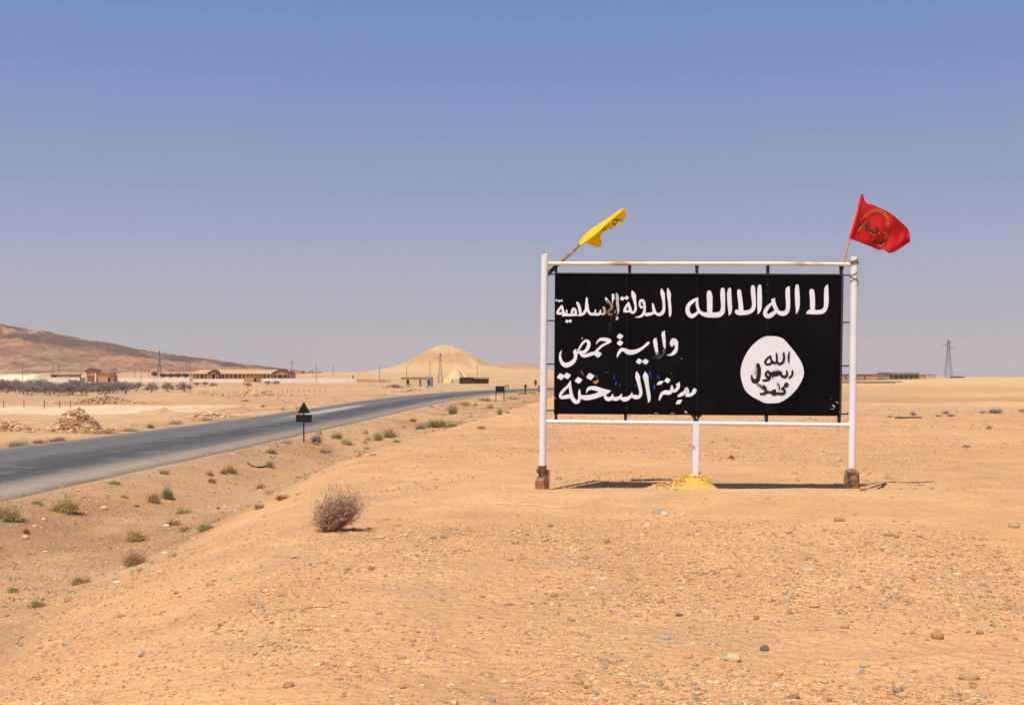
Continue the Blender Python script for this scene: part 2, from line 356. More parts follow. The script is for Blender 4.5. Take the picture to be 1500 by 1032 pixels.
def mesa(x, y):
    cy = 1050.0; k = cy / FPX; cx = (652.5 - CX) * k
    dx = (x - cx) / k; dy = (y - cy) / k * .9
    an = np.arctan2(dy, dx); r = np.sqrt(dx ** 2 + dy ** 2)
    r = r * (1 + .05 * fbm(an * 3 + 9, r / 60, 3, 44) * np.clip((r - 14) / 20, 0, 1))
    z = np.interp(r, [0, 7, 13, 16.5, 18, 33, 53, 66, 83, 110, 160], [39.8, 39.3, 38.2, 36.6, 35.6, 28.6, 17.2, 10, 5.8, 1.5, -6])
    rill = fbm(an * 9, r / 110, 3, 66) * 2.4 * np.clip((r - 16) / 14, 0, 1) * np.clip((100 - r) / 30, 0, 1)
    return 4.9 + k * (z + rill + 1.2 * fbm(x / 5, y / 5, 3, 19) * (r < 22))
def mesa_tint(x, y, z):
    b = z - 4.9
    sandy = np.array([.575, .38, .17]); red = np.array([.40, .225, .105]); cap = np.array([.42, .235, .115])
    k = (sm((b - 3) / 5) * sm((18.5 - b + 3 * fbm(x / 14, y / 14, 3, 4)) / 4) * sm(.8 + 1.3 * fbm(x / 16, y / 40, 3, 14)))[..., None]
    n = fbm(x / 9, y / 30, 3, 3)[..., None]
    c = sandy * (1 - k) + (red * (1 - .3 * n)) * k * .8 + sandy * k * .2
    kc = (sm((b - 19.8) / .6) * (b < 22.2) * sm(.5 + 2.5 * fbm(x / 4, y / 4, 3, 90)))[..., None] * .8; return c * (1 - kc) + cap * kc
hill_mesh('mesa_hill', np.linspace(-240, 60, 220), np.linspace(930, 1190, 150), mesa, M_hill, mesa_tint)
def low(x, y):
    cy = 1150.0; k = cy / FPX; cx = (753 - CX) * k
    r = np.sqrt(((x - cx) / k) ** 2 + ((y - cy) / k * .7) ** 2) * (1 + .12 * fbm(x / 20, y / 20, 2, 6))
    return 4.9 + k * (np.interp(r, [0, 14, 26, 40, 55, 75, 120], [13.8, 13.5, 12.4, 8.6, 3.8, .5, -7]) + fbm(x / 12, y / 12, 3, 62) * 1.2)
def low_tint(x, y, z):
    b = (z - 4.9)[..., None]; k = sm((b - 1.5) / 3); return np.array([.57, .365, .17]) * (1 - k) + np.array([.43, .25, .13]) * k
hill_mesh('low_hill', np.linspace(-90, 110, 120), np.linspace(1060, 1260, 80), low, M_hill, low_tint)
#__PART2__

# ------------------------------------------------------------------ the billboard
def mixdist(N, L, co, mixc, rng_, noise, c, spots):
    for (p, rx, rz, colr, amt) in spots:
        sb = N.new('ShaderNodeVectorMath'); sb.operation = 'SUBTRACT'; L.new(co, sb.inputs[0]); sb.inputs[1].default_value = p
        ml = N.new('ShaderNodeVectorMath'); ml.operation = 'MULTIPLY'; L.new(sb.outputs[0], ml.inputs[0]); ml.inputs[1].default_value = (1 / rx, 0, 1 / rz)
        ln = N.new('ShaderNodeVectorMath'); ln.operation = 'LENGTH'; L.new(ml.outputs[0], ln.inputs[0])
        ad = N.new('ShaderNodeMath'); ad.operation = 'ADD'; L.new(ln.outputs['Value'], ad.inputs[0]); L.new(rng_(noise(14, 4), .3, .7, -.4, .4), ad.inputs[1])
        c = mixc(rng_(ad.outputs[0], .45, 1.05, amt, 0), c, colr)
    return c
BB = Vector((0.53, 21.43, 0.0))
def Sf(px, py, off=0.0):
    a = (px - CX) / FPX; Y = 21.45 / (1 + .04 * a) - off
    return Vector((a * Y, Y, ZC - (py - HY) / FPX * Y))
def loc_(px, py): return tuple(Sf(px, py) - BB)
M_white = mat('white_paint_steel', (.74, .75, .76), .55, var=.05, scale=5, col2=(.50, .36, .24), c2scale=4.5, c2lo=.67, c2hi=.76)
M_cream = mat('weathered_cream_paint', (.78, .70, .56), .6, var=.08, scale=6, col2=(.52, .30, .13), c2scale=1.7, c2lo=.53, c2hi=.66)
M_blackst = mat('black_steel', (.018, .016, .016), .5, var=.2)
def panel_extra(N, L, co, c, mixc, noise, rng_):
    N['Principled BSDF'].inputs['Specular IOR Level'].default_value = .03
    return mixc(rng_(noise(55, 2), .70, .78, 0, .25), c, (.10, .10, .105))
M_panel = mat('black_panel_paint', (.0048, .0042, .0055), .7, var=.35, scale=1.2, extra=panel_extra)
M_letter = mat('white_brush_paint', (.76, .77, .80), .6, var=.05, scale=7, extra=lambda N, L, co, c, mixc, noise, rng_: mixdist(
    N, L, co, mixc, rng_, noise, mixc(rng_(noise(3, 3), .5, .7, 0, .35), c, (.58, .66, .78)), [
        (loc_(895, 455), .17, .20, (.42, .27, .15), .9), (loc_(892, 458), .10, .13, (.13, .07, .03), .75), (loc_(903, 436), .06, .17, (.45, .38, .30), .8),
        (loc_(965, 521), .20, .085, (.16, .13, .11), .9), (loc_(884, 459), .05, .07, (.55, .38, .24), .8)]))
M_seal = mat('white_seal_paint', (.76, .77, .80), .6, var=.04, scale=5, extra=lambda N, L, co, c, mixc, noise, rng_: mixdist(
    N, L, co, mixc, rng_, noise, mixc(rng_(noise(26, 3), .58, .66, 0, .3), mixc(rng_(noise(4, 3), .5, .68, 0, .5), c, (.60, .70, .84)), (.80, .50, .48)), [
        (loc_(1110, 546), .055, .16, (.28, .17, .08), .8), (loc_(1135, 546), .13, .055, (.16, .10, .06), .7), (loc_(1118, 567), .10, .045, (.36, .29, .22), .6),
        (loc_(1140, 565), .035, .08, (.40, .33, .25), .6), (loc_(1145, 578), .09, .03, (.45, .38, .25), .5)]))
M_ink = mat('black_brush_paint', (.013, .011, .010), .6, var=.2)
M_soot = mat('brown_soot', (.035, .02, .012), .9, var=.3, scale=30)
M_blue = mat('blue_under_paint', (.02, .05, .33), .5, var=.3, scale=40)
M_orange = mat('rusty_chip', (.62, .24, .04), .8, var=.4, scale=60)
M_rust = mat('rusty_steel', (.30, .15, .075), .85, var=.25, scale=12, col2=(.42, .25, .12), c2scale=5, bump=.006, bscale=40)
M_foot = mat('tarred_footing', (.30, .17, .06), .85, var=.35, scale=14, col2=(.075, .06, .055), c2scale=9, c2lo=.48, c2hi=.58, bump=.015, bscale=26)

bb = thing('billboard', 'black painted billboard with white Arabic lettering and round seal on white posts', 'billboard', BB)
def ptube(name, pts, r, m, n=14, parent=bb, off=0.0):
    b = MB(); b.tube([Sf(x, y, off) for x, y in pts], r, n); return b.build(name, m, parent, True)
pl = ptube('post', [(798, 374.5), (794.6, 690)], .063, M_white, 18)
b = MB(); b.tube([Sf(798, 374.5), Sf(798, 373)], [.066, .06], 16); b.tube([Sf(800, 373.5), Sf(800, 371)], .02, 8); b.build('post_cap', M_cream, pl, True)
pr = ptube('post', [(1251.3, 376), (1247.6, 700)], .063, M_white, 18)
b = MB()
for k, (y0, y1) in enumerate(((380, 384), (383, 387), (386, 383), (405, 412), (412, 405), (398, 404))):
    c0, c1 = Sf(1251, y0), Sf(1251, y1); pts = []
    for q in range(13):
        a = 2 * math.pi * q / 12; pts.append(((c0.x + c1.x) / 2 + .071 * math.cos(a), c0.y + .071 * math.sin(a), (c0.z + c1.z) / 2 + (c0.z - c1.z) / 2 * math.cos(a)))
    b.tube(pts, .012 if k < 3 else .006, 6)
b.tube([Sf(1255, 409, .07), Sf(1258, 415, .08), Sf(1256, 420, .07)], .007, 5)
b.build('wire_binding', mat('faded_red_wire', (.24, .11, .10), .8, var=.3, scale=40), pr, True)
ptube('top_rail', [(803, 386), (900, 386), (1020, 386), (1140, 386), (1247, 387)], .033, M_cream, 12)
ptube('bottom_rail', [(799.5, 617.3), (1014.5, 619.6)], .036, M_white, 12); ptube('bottom_rail', [(1023.5, 619.6), (1245, 622.3)], .036, M_white, 12)
b = MB(); q = [Sf(1015, 616.5, .03), Sf(1023.6, 616.5, .03), Sf(1022.8, 708, .03), Sf(1014.6, 708, .03)]; b.prism(q, (0, .09, 0)); b.build('middle_post', M_white, bb)
# panel, stubs and arms
b = MB(); b.prism([Sf(813, 399.5), Sf(1236, 401.5), Sf(1232.5, 609), Sf(811.5, 606)], (0, .05, 0)); panel = b.build('panel', M_panel, bb)
b = MB()
for (q0, q1) in (((1233.2, 401.6), (1230, 608.8)),):
    b.prism([Sf(q0[0], q0[1], .012), Sf(q0[0] + 2.8, q0[1], .012), Sf(q1[0] + 2.5, q1[1], .012), Sf(q1[0], q1[1], .012)], (0, .012, 0))
b.prism([Sf(813, 399.2, .012), Sf(1236, 401.2, .012), Sf(1236, 402.8, .012), Sf(813, 400.8, .012)], (0, .012, 0))
b.build('edge_strip', mat('dull_grey_edge', (.05, .047, .045), .6, var=.2), panel)
for x, y0, y1 in ((814.5, 388, 400.2), (922.5, 388, 400.2), (1021, 388.5, 400.8), (1125, 388.6, 401.2), (1232.5, 388.8, 401.8), (814.5, 605.5, 616), (916.5, 606, 616.8), (1123, 607.6, 618.8), (1229.5, 608.4, 620)):
    b = MB(); b.prism([Sf(x - 2.4, y0, -.006), Sf(x + 2.4, y0, -.006), Sf(x + 2, y1, -.006), Sf(x - 2, y1, -.006)], (0, .04, 0)); b.build('bracket', M_blackst, bb)
b = MB(); b.prism([Sf(1011.5, 607, -.006), Sf(1029, 607, -.006), Sf(1023.6, 613, -.006), Sf(1023, 616.6, -.006), Sf(1016.5, 616.6, -.006), Sf(1016, 613, -.006)], (0, .04, 0)); b.build('gusset', M_blackst, bb)
for x0, x1, y in ((801, 813.5, 401.5), (799, 813, 469.5), (798, 813, 533), (799, 812.5, 601), (1234.5, 1247, 403), (1233.5, 1246, 472), (1232, 1246, 535.5), (1231, 1245, 606)):
    b = MB(); b.tube([Sf(x0, y, -.02), Sf(x1, y, -.02)], .012, 6); b.build('arm', M_blackst, bb, True)
b = MB()
for x, y0, y1 in ((918, 403, 604), (1021.5, 403, 605), (1125, 404, 606)): b.prism([Sf(x - .35, y0, .002), Sf(x + .35, y0, .002), Sf(x + .2, y1, .002), Sf(x - .5, y1, .002)], (0, .004, 0))
for x, y0, y1 in ((841, 402, 412), (854, 402, 409), (878, 402, 408), (966, 402, 411)): b.prism([Sf(x - .3, y0, .002), Sf(x + .3, y0, .002), Sf(x + .1, y1, .002)], (0, .004, 0))
b.build('seam', mat('grey_seam', (.009, .0085, .0095), .5, var=.2), panel)

def catmull(pts, n=6):
    o = []; p = [pts[0]] + list(pts) + [pts[-1]]
    for i in range(1, len(p) - 2):
        for k in range(n):
            t = k / n; r = []
            for a in range(len(p[0])):
                p0, p1, p2, p3 = (p[i + j - 1][a] for j in range(4))
                r.append(.5 * (2 * p1 + (p2 - p0) * t + (2 * p0 - 5 * p1 + 4 * p2 - p3) * t * t + (3 * p1 - p0 - 3 * p2 + p3) * t ** 3))
            o.append(r)
    o.append(list(pts[-1])); return o
SK = [0]
def stroke(b, pts, org, sc, surf=Sf, base=.004, n=6, thick=.002):
    q = [((x / sc + org[0]), (y / sc + org[1]), w / sc) for x, y, w in pts]
    if len(q) == 1: q = [(q[0][0] - .01, q[0][1], q[0][2]), (q[0][0] + .01, q[0][1], q[0][2])]
    def ext(a, c):
        d = math.hypot(a[0] - c[0], a[1] - c[1]) or 1; k = a[2] * .42
        return ((a[0] + (a[0] - c[0]) / d * k), (a[1] + (a[1] - c[1]) / d * k), a[2] * .35)
    e0, e1 = ext(q[0], q[1]), ext(q[-1], q[-2]); path = catmull(q, n)
    m0 = tuple((a * .45 + c * .55) for a, c in zip(e0, q[0])); m1 = tuple((a * .45 + c * .55) for a, c in zip(e1, q[-1]))
    m0 = (m0[0], m0[1], q[0][2] * .82); m1 = (m1[0], m1[1], q[-1][2] * .82)
    path = [e0, m0] + path + [m1, e1]
    SK[0] += 1; off = base + .0005 * (SK[0] % 14); Ls, Rs = [], []
    for i, (x, y, w) in enumerate(path):
        a, c = path[max(i - 1, 0)], path[min(i + 1, len(path) - 1)]
        dx, dy = c[0] - a[0], c[1] - a[1]; d = math.hypot(dx, dy) or 1; nx, ny = -dy / d, dx / d; w = max(w, .15)
        Ls.append(surf(x + nx * w / 2, y + ny * w / 2, off)); Rs.append(surf(x - nx * w / 2, y - ny * w / 2, off))
    k = len(Ls); t = Vector((0, thick, 0))
    vs = Ls + Rs + [p + t for p in Ls] + [p + t for p in Rs]; fs = []
    for i in range(k - 1):
        fs += [(i, i + 1, k + i + 1, k + i), (i, 2 * k + i, 2 * k + i + 1, i + 1), (k + i, k + i + 1, 3 * k + i + 1, 3 * k + i)]
    b.add(vs, fs)
def dia(x, y, w): return [(x - w * .30, y + w * .06, w * .5), (x, y, w * .98), (x + w * .30, y - w * .06, w * .5)]
def word(name, strokes, org, sc, m=None, parent=None, base=.004):
    b = MB()
    for st in strokes: stroke(b, st, org, sc, base=base)
    return b.build(name, m or M_letter, parent or panel)
A = [(805, 410), 14.74]
islam = [[(150, 437, 50)], dia(378, 890, 76), dia(446, 884, 76), [(205, 452, 55)], [(258, 445, 55)],
 [(262, 560, 45), (212, 625, 50), (175, 690, 52), (178, 722, 45), (232, 722, 50), (295, 700, 45)], [(268, 562, 45), (285, 640, 45), (308, 715, 55), (300, 762, 45)],
 [(285, 768, 40), (340, 750, 55), (400, 755, 55), (470, 752, 55), (545, 750, 50), (578, 755, 40)], [(370, 650, 30), (366, 740, 50)],
 [(480, 738, 50), (490, 660, 50), (518, 615, 48), (560, 660, 50), (567, 745, 55)],
 [(600, 488, 50), (640, 580, 66), (663, 690, 58), (656, 748, 45)], [(600, 766, 18), (660, 757, 42), (735, 722, 58), (785, 640, 58), (800, 520, 60), (803, 390, 40)],
 [(812, 540, 60), (835, 660, 48), (880, 728, 58), (960, 735, 58), (1025, 742, 58), (1085, 720, 55), (1102, 650, 28)], [(990, 645, 28), (985, 725, 45)],
 [(1172, 592, 55), (1195, 655, 55), (1172, 725, 55), (1120, 735, 40)]]
word('word_lettering', islam, *A)
word('word_lettering', [[(1215, 392, 45), (1260, 465, 60), (1320, 545, 55), (1362, 610, 55)], [(1370, 315, 52), (1376, 420, 60), (1376, 540, 52), (1350, 612, 55), (1295, 650, 45), (1268, 690, 50), (1290, 742, 50), (1350, 738, 55), (1408, 690, 40), (1398, 640, 35)]], *A)
Bq = [(885, 410), 13.636]
word('word_lettering', [[(245, 268, 32), (262, 335, 58), (266, 450, 55), (276, 560, 52), (280, 630, 42), (265, 688, 20)], [(243, 735, 32), (266, 762, 42), (235, 795, 18)]], *Bq)
word('word_lettering', [dia(362, 370, 90), dia(448, 355, 88), [(482, 452, 30), (440, 530, 50), (402, 605, 50)], [(400, 622, 45), (455, 625, 42), (512, 618, 45)],
 [(486, 452, 35), (512, 555, 58), (540, 635, 55), (580, 650, 48), (622, 605, 48), (628, 530, 45), (608, 410, 60), (590, 310, 92), (562, 230, 40)],
 [(800, 535, 40), (740, 545, 45), (712, 490, 42), (718, 430, 45), (748, 402, 46), (785, 430, 58), (805, 500, 50), (810, 580, 45), (790, 665, 58), (740, 718, 48), (680, 736, 30), (615, 744, 8)],
 [(970, 472, 30), (985, 550, 55), (1003, 625, 60), (1040, 668, 50), (1100, 690, 62), (1168, 645, 70), (1195, 560, 55), (1185, 400, 58), (1165, 265, 80), (1145, 185, 32)],
 [(842, 690, 70), (915, 678, 62), (990, 655, 50)], [(1270, 175, 30), (1292, 275, 80), (1300, 400, 60), (1315, 560, 60), (1318, 680, 48), (1305, 740, 8)]], *Bq)
C = [(995, 405), 12.5]
word('word_lettering', [[(333, 400, 26), (262, 440, 58), (182, 510, 68), (150, 600, 74), (172, 680, 80), (230, 722, 76), (300, 690, 58), (350, 640, 45)],
 [(332, 395, 36), (325, 500, 50), (345, 590, 55), (380, 645, 55), (440, 685, 72), (520, 697, 95), (620, 702, 95), (720, 695, 95), (785, 650, 88), (802, 560, 74), (800, 450, 80), (795, 330, 86), (795, 232, 70)],
 [(548, 290, 84), (555, 370, 106), (558, 480, 100), (558, 600, 98), (560, 680, 80)], [(925, 225, 50), (915, 300, 76), (920, 450, 80), (930, 600, 74), (925, 670, 45), (906, 706, 8)]], *C)
word('word_lettering', [[(1096, 262, 70), (1105, 350, 80), (1122, 480, 82), (1130, 600, 86), (1125, 650, 80)], [(1052, 640, 80), (1100, 660, 92), (1200, 660, 82), (1290, 642, 76), (1350, 590, 74), (1368, 500, 70), (1360, 380, 80), (1350, 260, 82), (1350, 185, 66)]], *C)
Dq = [(1105, 405), 12.5]
word('word_lettering', [[(98, 172, 62), (95, 250, 80), (97, 400, 84), (95, 560, 80), (82, 640, 48), (60, 684, 8)]], *Dq)
word('word_lettering', [[(382, 402, 12), (335, 425, 48), (350, 470, 60)], [(325, 485, 36), (255, 550, 60), (200, 640, 70), (212, 705, 82), (270, 722, 84), (340, 680, 78), (385, 640, 60)],
 [(348, 430, 60), (360, 500, 72), (390, 580, 72), (435, 645, 70), (490, 672, 84), (560, 668, 84), (608, 610, 76), (618, 500, 76), (612, 350, 82), (612, 245, 80), (628, 200, 45), (650, 184, 8)]], *Dq)
word('word_lettering', [[(785, 170, 62), (782, 250, 80), (788, 400, 88), (790, 520, 80), (785, 610, 52), (765, 682, 8)]], *Dq)
word('word_lettering', [[(1050, 262, 88), (1058, 330, 94), (1065, 450, 92), (1065, 560, 88), (1065, 640, 70)], [(955, 682, 10), (1000, 650, 76), (1080, 650, 80), (1180, 650, 80), (1255, 632, 82), (1305, 565, 76), (1318, 450, 84), (1318, 300, 82), (1322, 205, 66), (1345, 150, 14)]], *Dq)
E = [(805, 475), 14.74]
word('word_lettering', [[(1005, 425, 10), (1040, 370, 38), (1100, 322, 62), (1170, 322, 76), (1240, 335, 88), (1298, 352, 78)], [(1312, 365, 50), (1230, 410, 46), (1140, 455, 52), (1060, 525, 52), (1005, 590, 62)],
 [(1010, 630, 100), (1050, 642, 138), (1085, 635, 80)], [(1000, 615, 66), (920, 630, 78), (830, 662, 74), (740, 675, 72), (675, 652, 45)],
 [(610, 590, 55), (642, 520, 40), (702, 420, 46), (780, 350, 52), (835, 375, 66), (848, 440, 75), (815, 525, 75), (755, 590, 70), (680, 600, 66), (600, 602, 60)],
 [(568, 540, 30), (545, 592, 72), (562, 645, 75), (553, 740, 70), (500, 812, 90), (420, 862, 100), (345, 876, 104), (275, 832, 80), (236, 750, 60), (226, 660, 45), (244, 595, 28), (262, 560, 8)], [(700, 290, 24), (708, 310, 10)]], *E)
F_ = [(895, 475), 13.636]
word('word_lettering', [dia(180, 240, 120), dia(180, 370, 118), [(122, 652, 20), (150, 580, 50), (200, 512, 68), (260, 505, 72), (340, 548, 98), (420, 555, 94), (520, 530, 76), (620, 475, 56), (700, 410, 50), (740, 372, 56), (768, 346, 6)],
 dia(562, 735, 118), dia(690, 742, 118)], *F_)
word('word_lettering', [[(903, 270, 18), (882, 320, 76), (890, 400, 80), (905, 500, 64), (920, 600, 55), (925, 650, 45)], [(1065, 142, 38), (1045, 190, 70), (1058, 300, 66), (1065, 400, 54), (1075, 465, 36)], [(852, 660, 14), (920, 655, 46), (980, 650, 48), (1030, 590, 50), (1070, 520, 40), (1090, 482, 14)],
 [(1220, 430, 40), (1205, 375, 60), (1245, 320, 90), (1295, 350, 84), (1310, 430, 60), (1290, 520, 76), (1240, 580, 66), (1180, 606, 38), (1108, 614, 8)], [(1235, 360, 90), (1265, 390, 70)]], *F_)
G = [(805, 535), 12.5]
word('word_lettering', [dia(205, 205, 130), dia(322, 190, 124), dia(530, 272, 126), dia(745, 202, 136),
 [(380, 285, 14), (342, 370, 44), (252, 460, 54), (198, 540, 50), (212, 586, 50), (290, 575, 74), (375, 560, 76)], [(380, 290, 20), (378, 400, 50), (395, 510, 58), (420, 600, 70), (470, 662, 74), (530, 655, 60), (550, 580, 50), (547, 500, 45), (548, 445, 22)],
 [(560, 565, 56), (640, 588, 88), (720, 585, 94), (850, 555, 90), (950, 512, 100), (1050, 480, 80), (1118, 466, 14)], [(670, 508, 8), (702, 440, 48), (750, 412, 66), (850, 422, 80), (950, 450, 70), (1050, 462, 44)],
 [(1010, 548, 46), (1040, 600, 70), (1090, 615, 76), (1140, 588, 56), (1155, 530, 22)], [(1148, 600, 56), (1210, 610, 78), (1280, 588, 58), (1320, 525, 22)], [(1315, 600, 60), (1370, 620, 80), (1440, 600, 70), (1505, 545, 36), (1504, 500, 18)]], *G)
H_ = [(915, 535), 12.5]
word('word_lettering', [[(-5, 612, 76), (55, 600, 68), (108, 560, 48), (130, 520, 20)], [(128, 558, 48), (200, 577, 78), (268, 570, 60), (298, 500, 58), (280, 400, 62), (252, 280, 70), (236, 200, 84), (220, 118, 24)]], *H_)
word('word_lettering', [[(375, 118, 16), (382, 195, 100), (398, 285, 80), (420, 420, 68), (440, 540, 64), (448, 630, 48), (427, 680, 8)]], *H_)
word('word_lettering', [[(636, 628, 26), (655, 570, 44), (692, 510, 60), (750, 492, 80), (820, 495, 78), (858, 455, 60), (866, 400, 48), (865, 365, 20)], [(868, 460, 56), (930, 460, 58), (978, 400, 58), (985, 350, 58), (998, 308, 16)], [(945, 348, 22), (975, 360, 45)],
 [(600, 345, 26), (650, 318, 66), (702, 292, 24)], dia(783, 274, 104), [(982, 562, 34), (1030, 535, 66), (1100, 490, 60), (1130, 420, 46), (1148, 460, 58), (1158, 540, 56), (1205, 540, 58), (1258, 500, 66), (1285, 455, 78), (1302, 452, 40)], [(1132, 550, 48), (1170, 552, 40)], [(945, 702, 16), (990, 670, 76), (1045, 635, 20)]], *H_)
# the seal
I = [(1075, 485), 8.974]
out = [(400, 70), (440, 64), (480, 63), (520, 64), (560, 67), (600, 76), (640, 92), (680, 128), (720, 172), (760, 222), (800, 270), (840, 330), (880, 390), (902, 440), (916, 490), (922, 550), (912, 600), (890, 655), (840, 740), (800, 788), (760, 830), (715, 868), (670, 902), (625, 924), (580, 940), (530, 944), (480, 946), (440, 945), (400, 940), (320, 900), (275, 876), (230, 850), (190, 818), (150, 778), (128, 730), (110, 680), (98, 630), (90, 580), (88, 540), (90, 505), (98, 455), (112, 405), (135, 350), (160, 300), (190, 250), (222, 208), (260, 168), (300, 132), (350, 96)]
b = MB(); b.prism([Sf(1075 + x / 8.974, 485 + y / 8.974, .003) for x, y in out], (0, .002, 0)); seal = b.build('round_seal', M_seal, panel)
b = MB()
for st in ([(728, 272, 14), (720, 340, 24), (722, 410, 14)], [(655, 285, 22), (660, 350, 26), (645, 402, 26), (605, 428, 26), (572, 408, 24), (565, 340, 24), (560, 292, 18)], [(572, 402, 24), (530, 415, 26), (495, 385, 26), (480, 325, 20)],
           [(480, 325, 20), (430, 370, 26), (412, 412, 26), (440, 436, 26), (485, 425, 26), (510, 402, 22)],
           [(770, 520, 22), (768, 570, 26), (745, 600, 24), (722, 616, 16)], [(695, 520, 20), (700, 570, 28), (670, 600, 32), (630, 585, 30), (615, 555, 36)], [(600, 540, 40), (560, 558, 56), (500, 562, 50)],
           [(450, 520, 22), (420, 558, 28), (435, 595, 28), (468, 598, 28), (476, 570, 24), (455, 525, 22)], [(472, 600, 28), (465, 628, 28), (430, 642, 28), (385, 646, 22)],
           [(315, 440, 40), (330, 500, 42), (325, 580, 36), (312, 640, 46), (268, 655, 46), (240, 622, 30), (234, 578, 16)],
           [(690, 680, 20), (670, 704, 22), (690, 726, 20), (710, 702, 20), (692, 682, 18)], [(676, 726, 20), (645, 742, 22), (632, 762, 20), (668, 768, 22)], [(672, 775, 22), (665, 805, 28), (630, 820, 30), (570, 816, 28), (520, 822, 38), (512, 782, 22), (545, 772, 20)],
           [(545, 780, 20), (530, 822, 28), (480, 800, 26), (432, 792, 28), (415, 750, 24), (393, 712, 20)], [(434, 796, 28), (400, 818, 28), (350, 822, 22)]): stroke(b, [(x_, y_, w_ * 1.22) for x_, y_, w_ in st], *I, base=.006)
b.build('seal_lettering', M_ink, seal)
b = MB()
for st in ([(300, 690, 14), (350, 712, 20), (405, 765, 14)], [(572, 672, 8), (598, 715, 14), (600, 770, 10)], [(505, 590, 20), (515, 615, 10)], [(350, 480, 14), (345, 560, 20), (335, 620, 12)]): stroke(b, st, *I, base=.0135, n=3)
b.build('scorch_mark', M_soot, seal)
# chips, scratches and scorch marks on the panel
b = MB()
for x, y, w, h in ((873.5, 551.5, 3, 4), (886.5, 545.5, 1.4, 2.5), (890.3, 545.3, 1.4, 2.5), (899.3, 552.5, 2, 6), (902, 561.6, 3, 4.5), (908, 564, 1.6, 3), (951.8, 546.8, 3, 5), (953.5, 552, 1.4, 4), (964.3, 552.8, 3, 5), (958.2, 566.5, 3.2, 6), (930.5, 564.5, 1.5, 2.5)):
    stroke(b, [(x, y - h / 2, w * .5), (x + .3, y, w), (x, y + h / 2, w * .4)], (0, 0), 1, base=.012, n=2)
b.build('paint_chips', M_blue, panel)
b = MB(); stroke(b, [(869, 558.5, 1.2), (872, 560, 4), (875, 558, 3), (875.5, 555, 1)], (0, 0), 1, base=.013); b.build('rust_chip', M_orange, panel)
b = MB()
for st in ([(1225, 588, 1), (1227.5, 590, 1.2)], [(1219.5, 593, 1.4), (1222, 594.5, 2), (1222.2, 597, 1)], [(1217, 598.6, .8), (1221, 598.6, .8)], [(1230, 603, 1.6)], [(1003.5, 602.5, 2.2), (1006, 604, 2)], [(1020, 610, 1.2), (1021.5, 613, .9)], [(959, 604.6, 1), (964, 605, .8)], [(983, 605, 1), (988, 605.2, .7)],
           [(998.3, 525, 1.6)], [(851, 542.5, .5), (854.5, 549.5, .4)], [(812.5, 582, 1.4), (814, 583.5, .8)], [(864, 413.5, .8)], [(1217, 584, 1)], [(1123, 417, .8)], [(1123, 427, .8)], [(984, 547, 1)]): stroke(b, st, (0, 0), 1, base=.006, n=3)
b.build('scratches', mat('bare_scratch', (.45, .45, .47), .7, var=.2), panel)
b = MB()
for st in ([(896, 464, 3), (893.5, 476, 4), (893, 487, 2)], [(899.5, 440, 3), (899, 452, 4), (898, 462, 2.5)], [(889.5, 440, 1.5), (893.5, 448, 2.5)]): stroke(b, st, (0, 0), 1, base=.0135, n=4)
b.build('scorch_mark', mat('dark_soot', (.018, .011, .008), .95, var=.3), panel)
b = MB()
for st in ([(956.5, 523.5, 5), (962, 522, 3.5), (970, 518, 3), (976, 509, 1)],): stroke(b, st, (0, 0), 1, base=.0135, n=4)
b.build('scorch_mark', mat('dark_soot_smear', (.02, .015, .012), .95, var=.3), panel)
# post bases
b = MB(); f0 = Sf(783.8, 704, .10); f1 = Sf(804, 704, .10); zb = -.15; top = Sf(784, 704).z; tr = Sf(804, 687).z
b.add([(f0.x, f0.y, zb), (f0.x + .16, f0.y - .02, zb), (f1.x, f0.y + .15, zb), (f0.x + .03, f0.y + .17, zb),
       (f0.x, f0.y, top), (f0.x + .14, f0.y - .02, top + .02), (f1.x, f0.y + .15, tr), (f0.x + .03, f0.y + .17, top + .06)],
      [(0, 1, 5, 4), (1, 2, 6, 5), (2, 3, 7, 6), (3, 0, 4, 7), (4, 5, 6, 7)])
b.tube([Sf(804, 688, -.03), Sf(803.5, 716, -.03)], .016, 6)
b.build('base_sleeve', M_rust, bb)
b = MB(); b.tube([Sf(795, 681.5), Sf(794.5, 706)], [.07, .062], 10); b.tube([Sf(790, 684, .05), Sf(788, 689, .07), Sf(790, 694, .05)], [.02, .035, .015], 6); b.build('rusted_stub', mat('dark_rust', (.17, .085, .05), .9, var=.3, scale=20, bump=.01), pl, True)
b = MB(); c = Sf(1247.5, 720)
b.tube([(c.x, c.y, -.2), (c.x, c.y, .02), (c.x, c.y, .24), (c.x, c.y, .33), (c.x, c.y, .385), (c.x, c.y, .41)], [.137, .133, .128, .118, .088, .055], 22); b.build('footing', M_foot, bb, True)

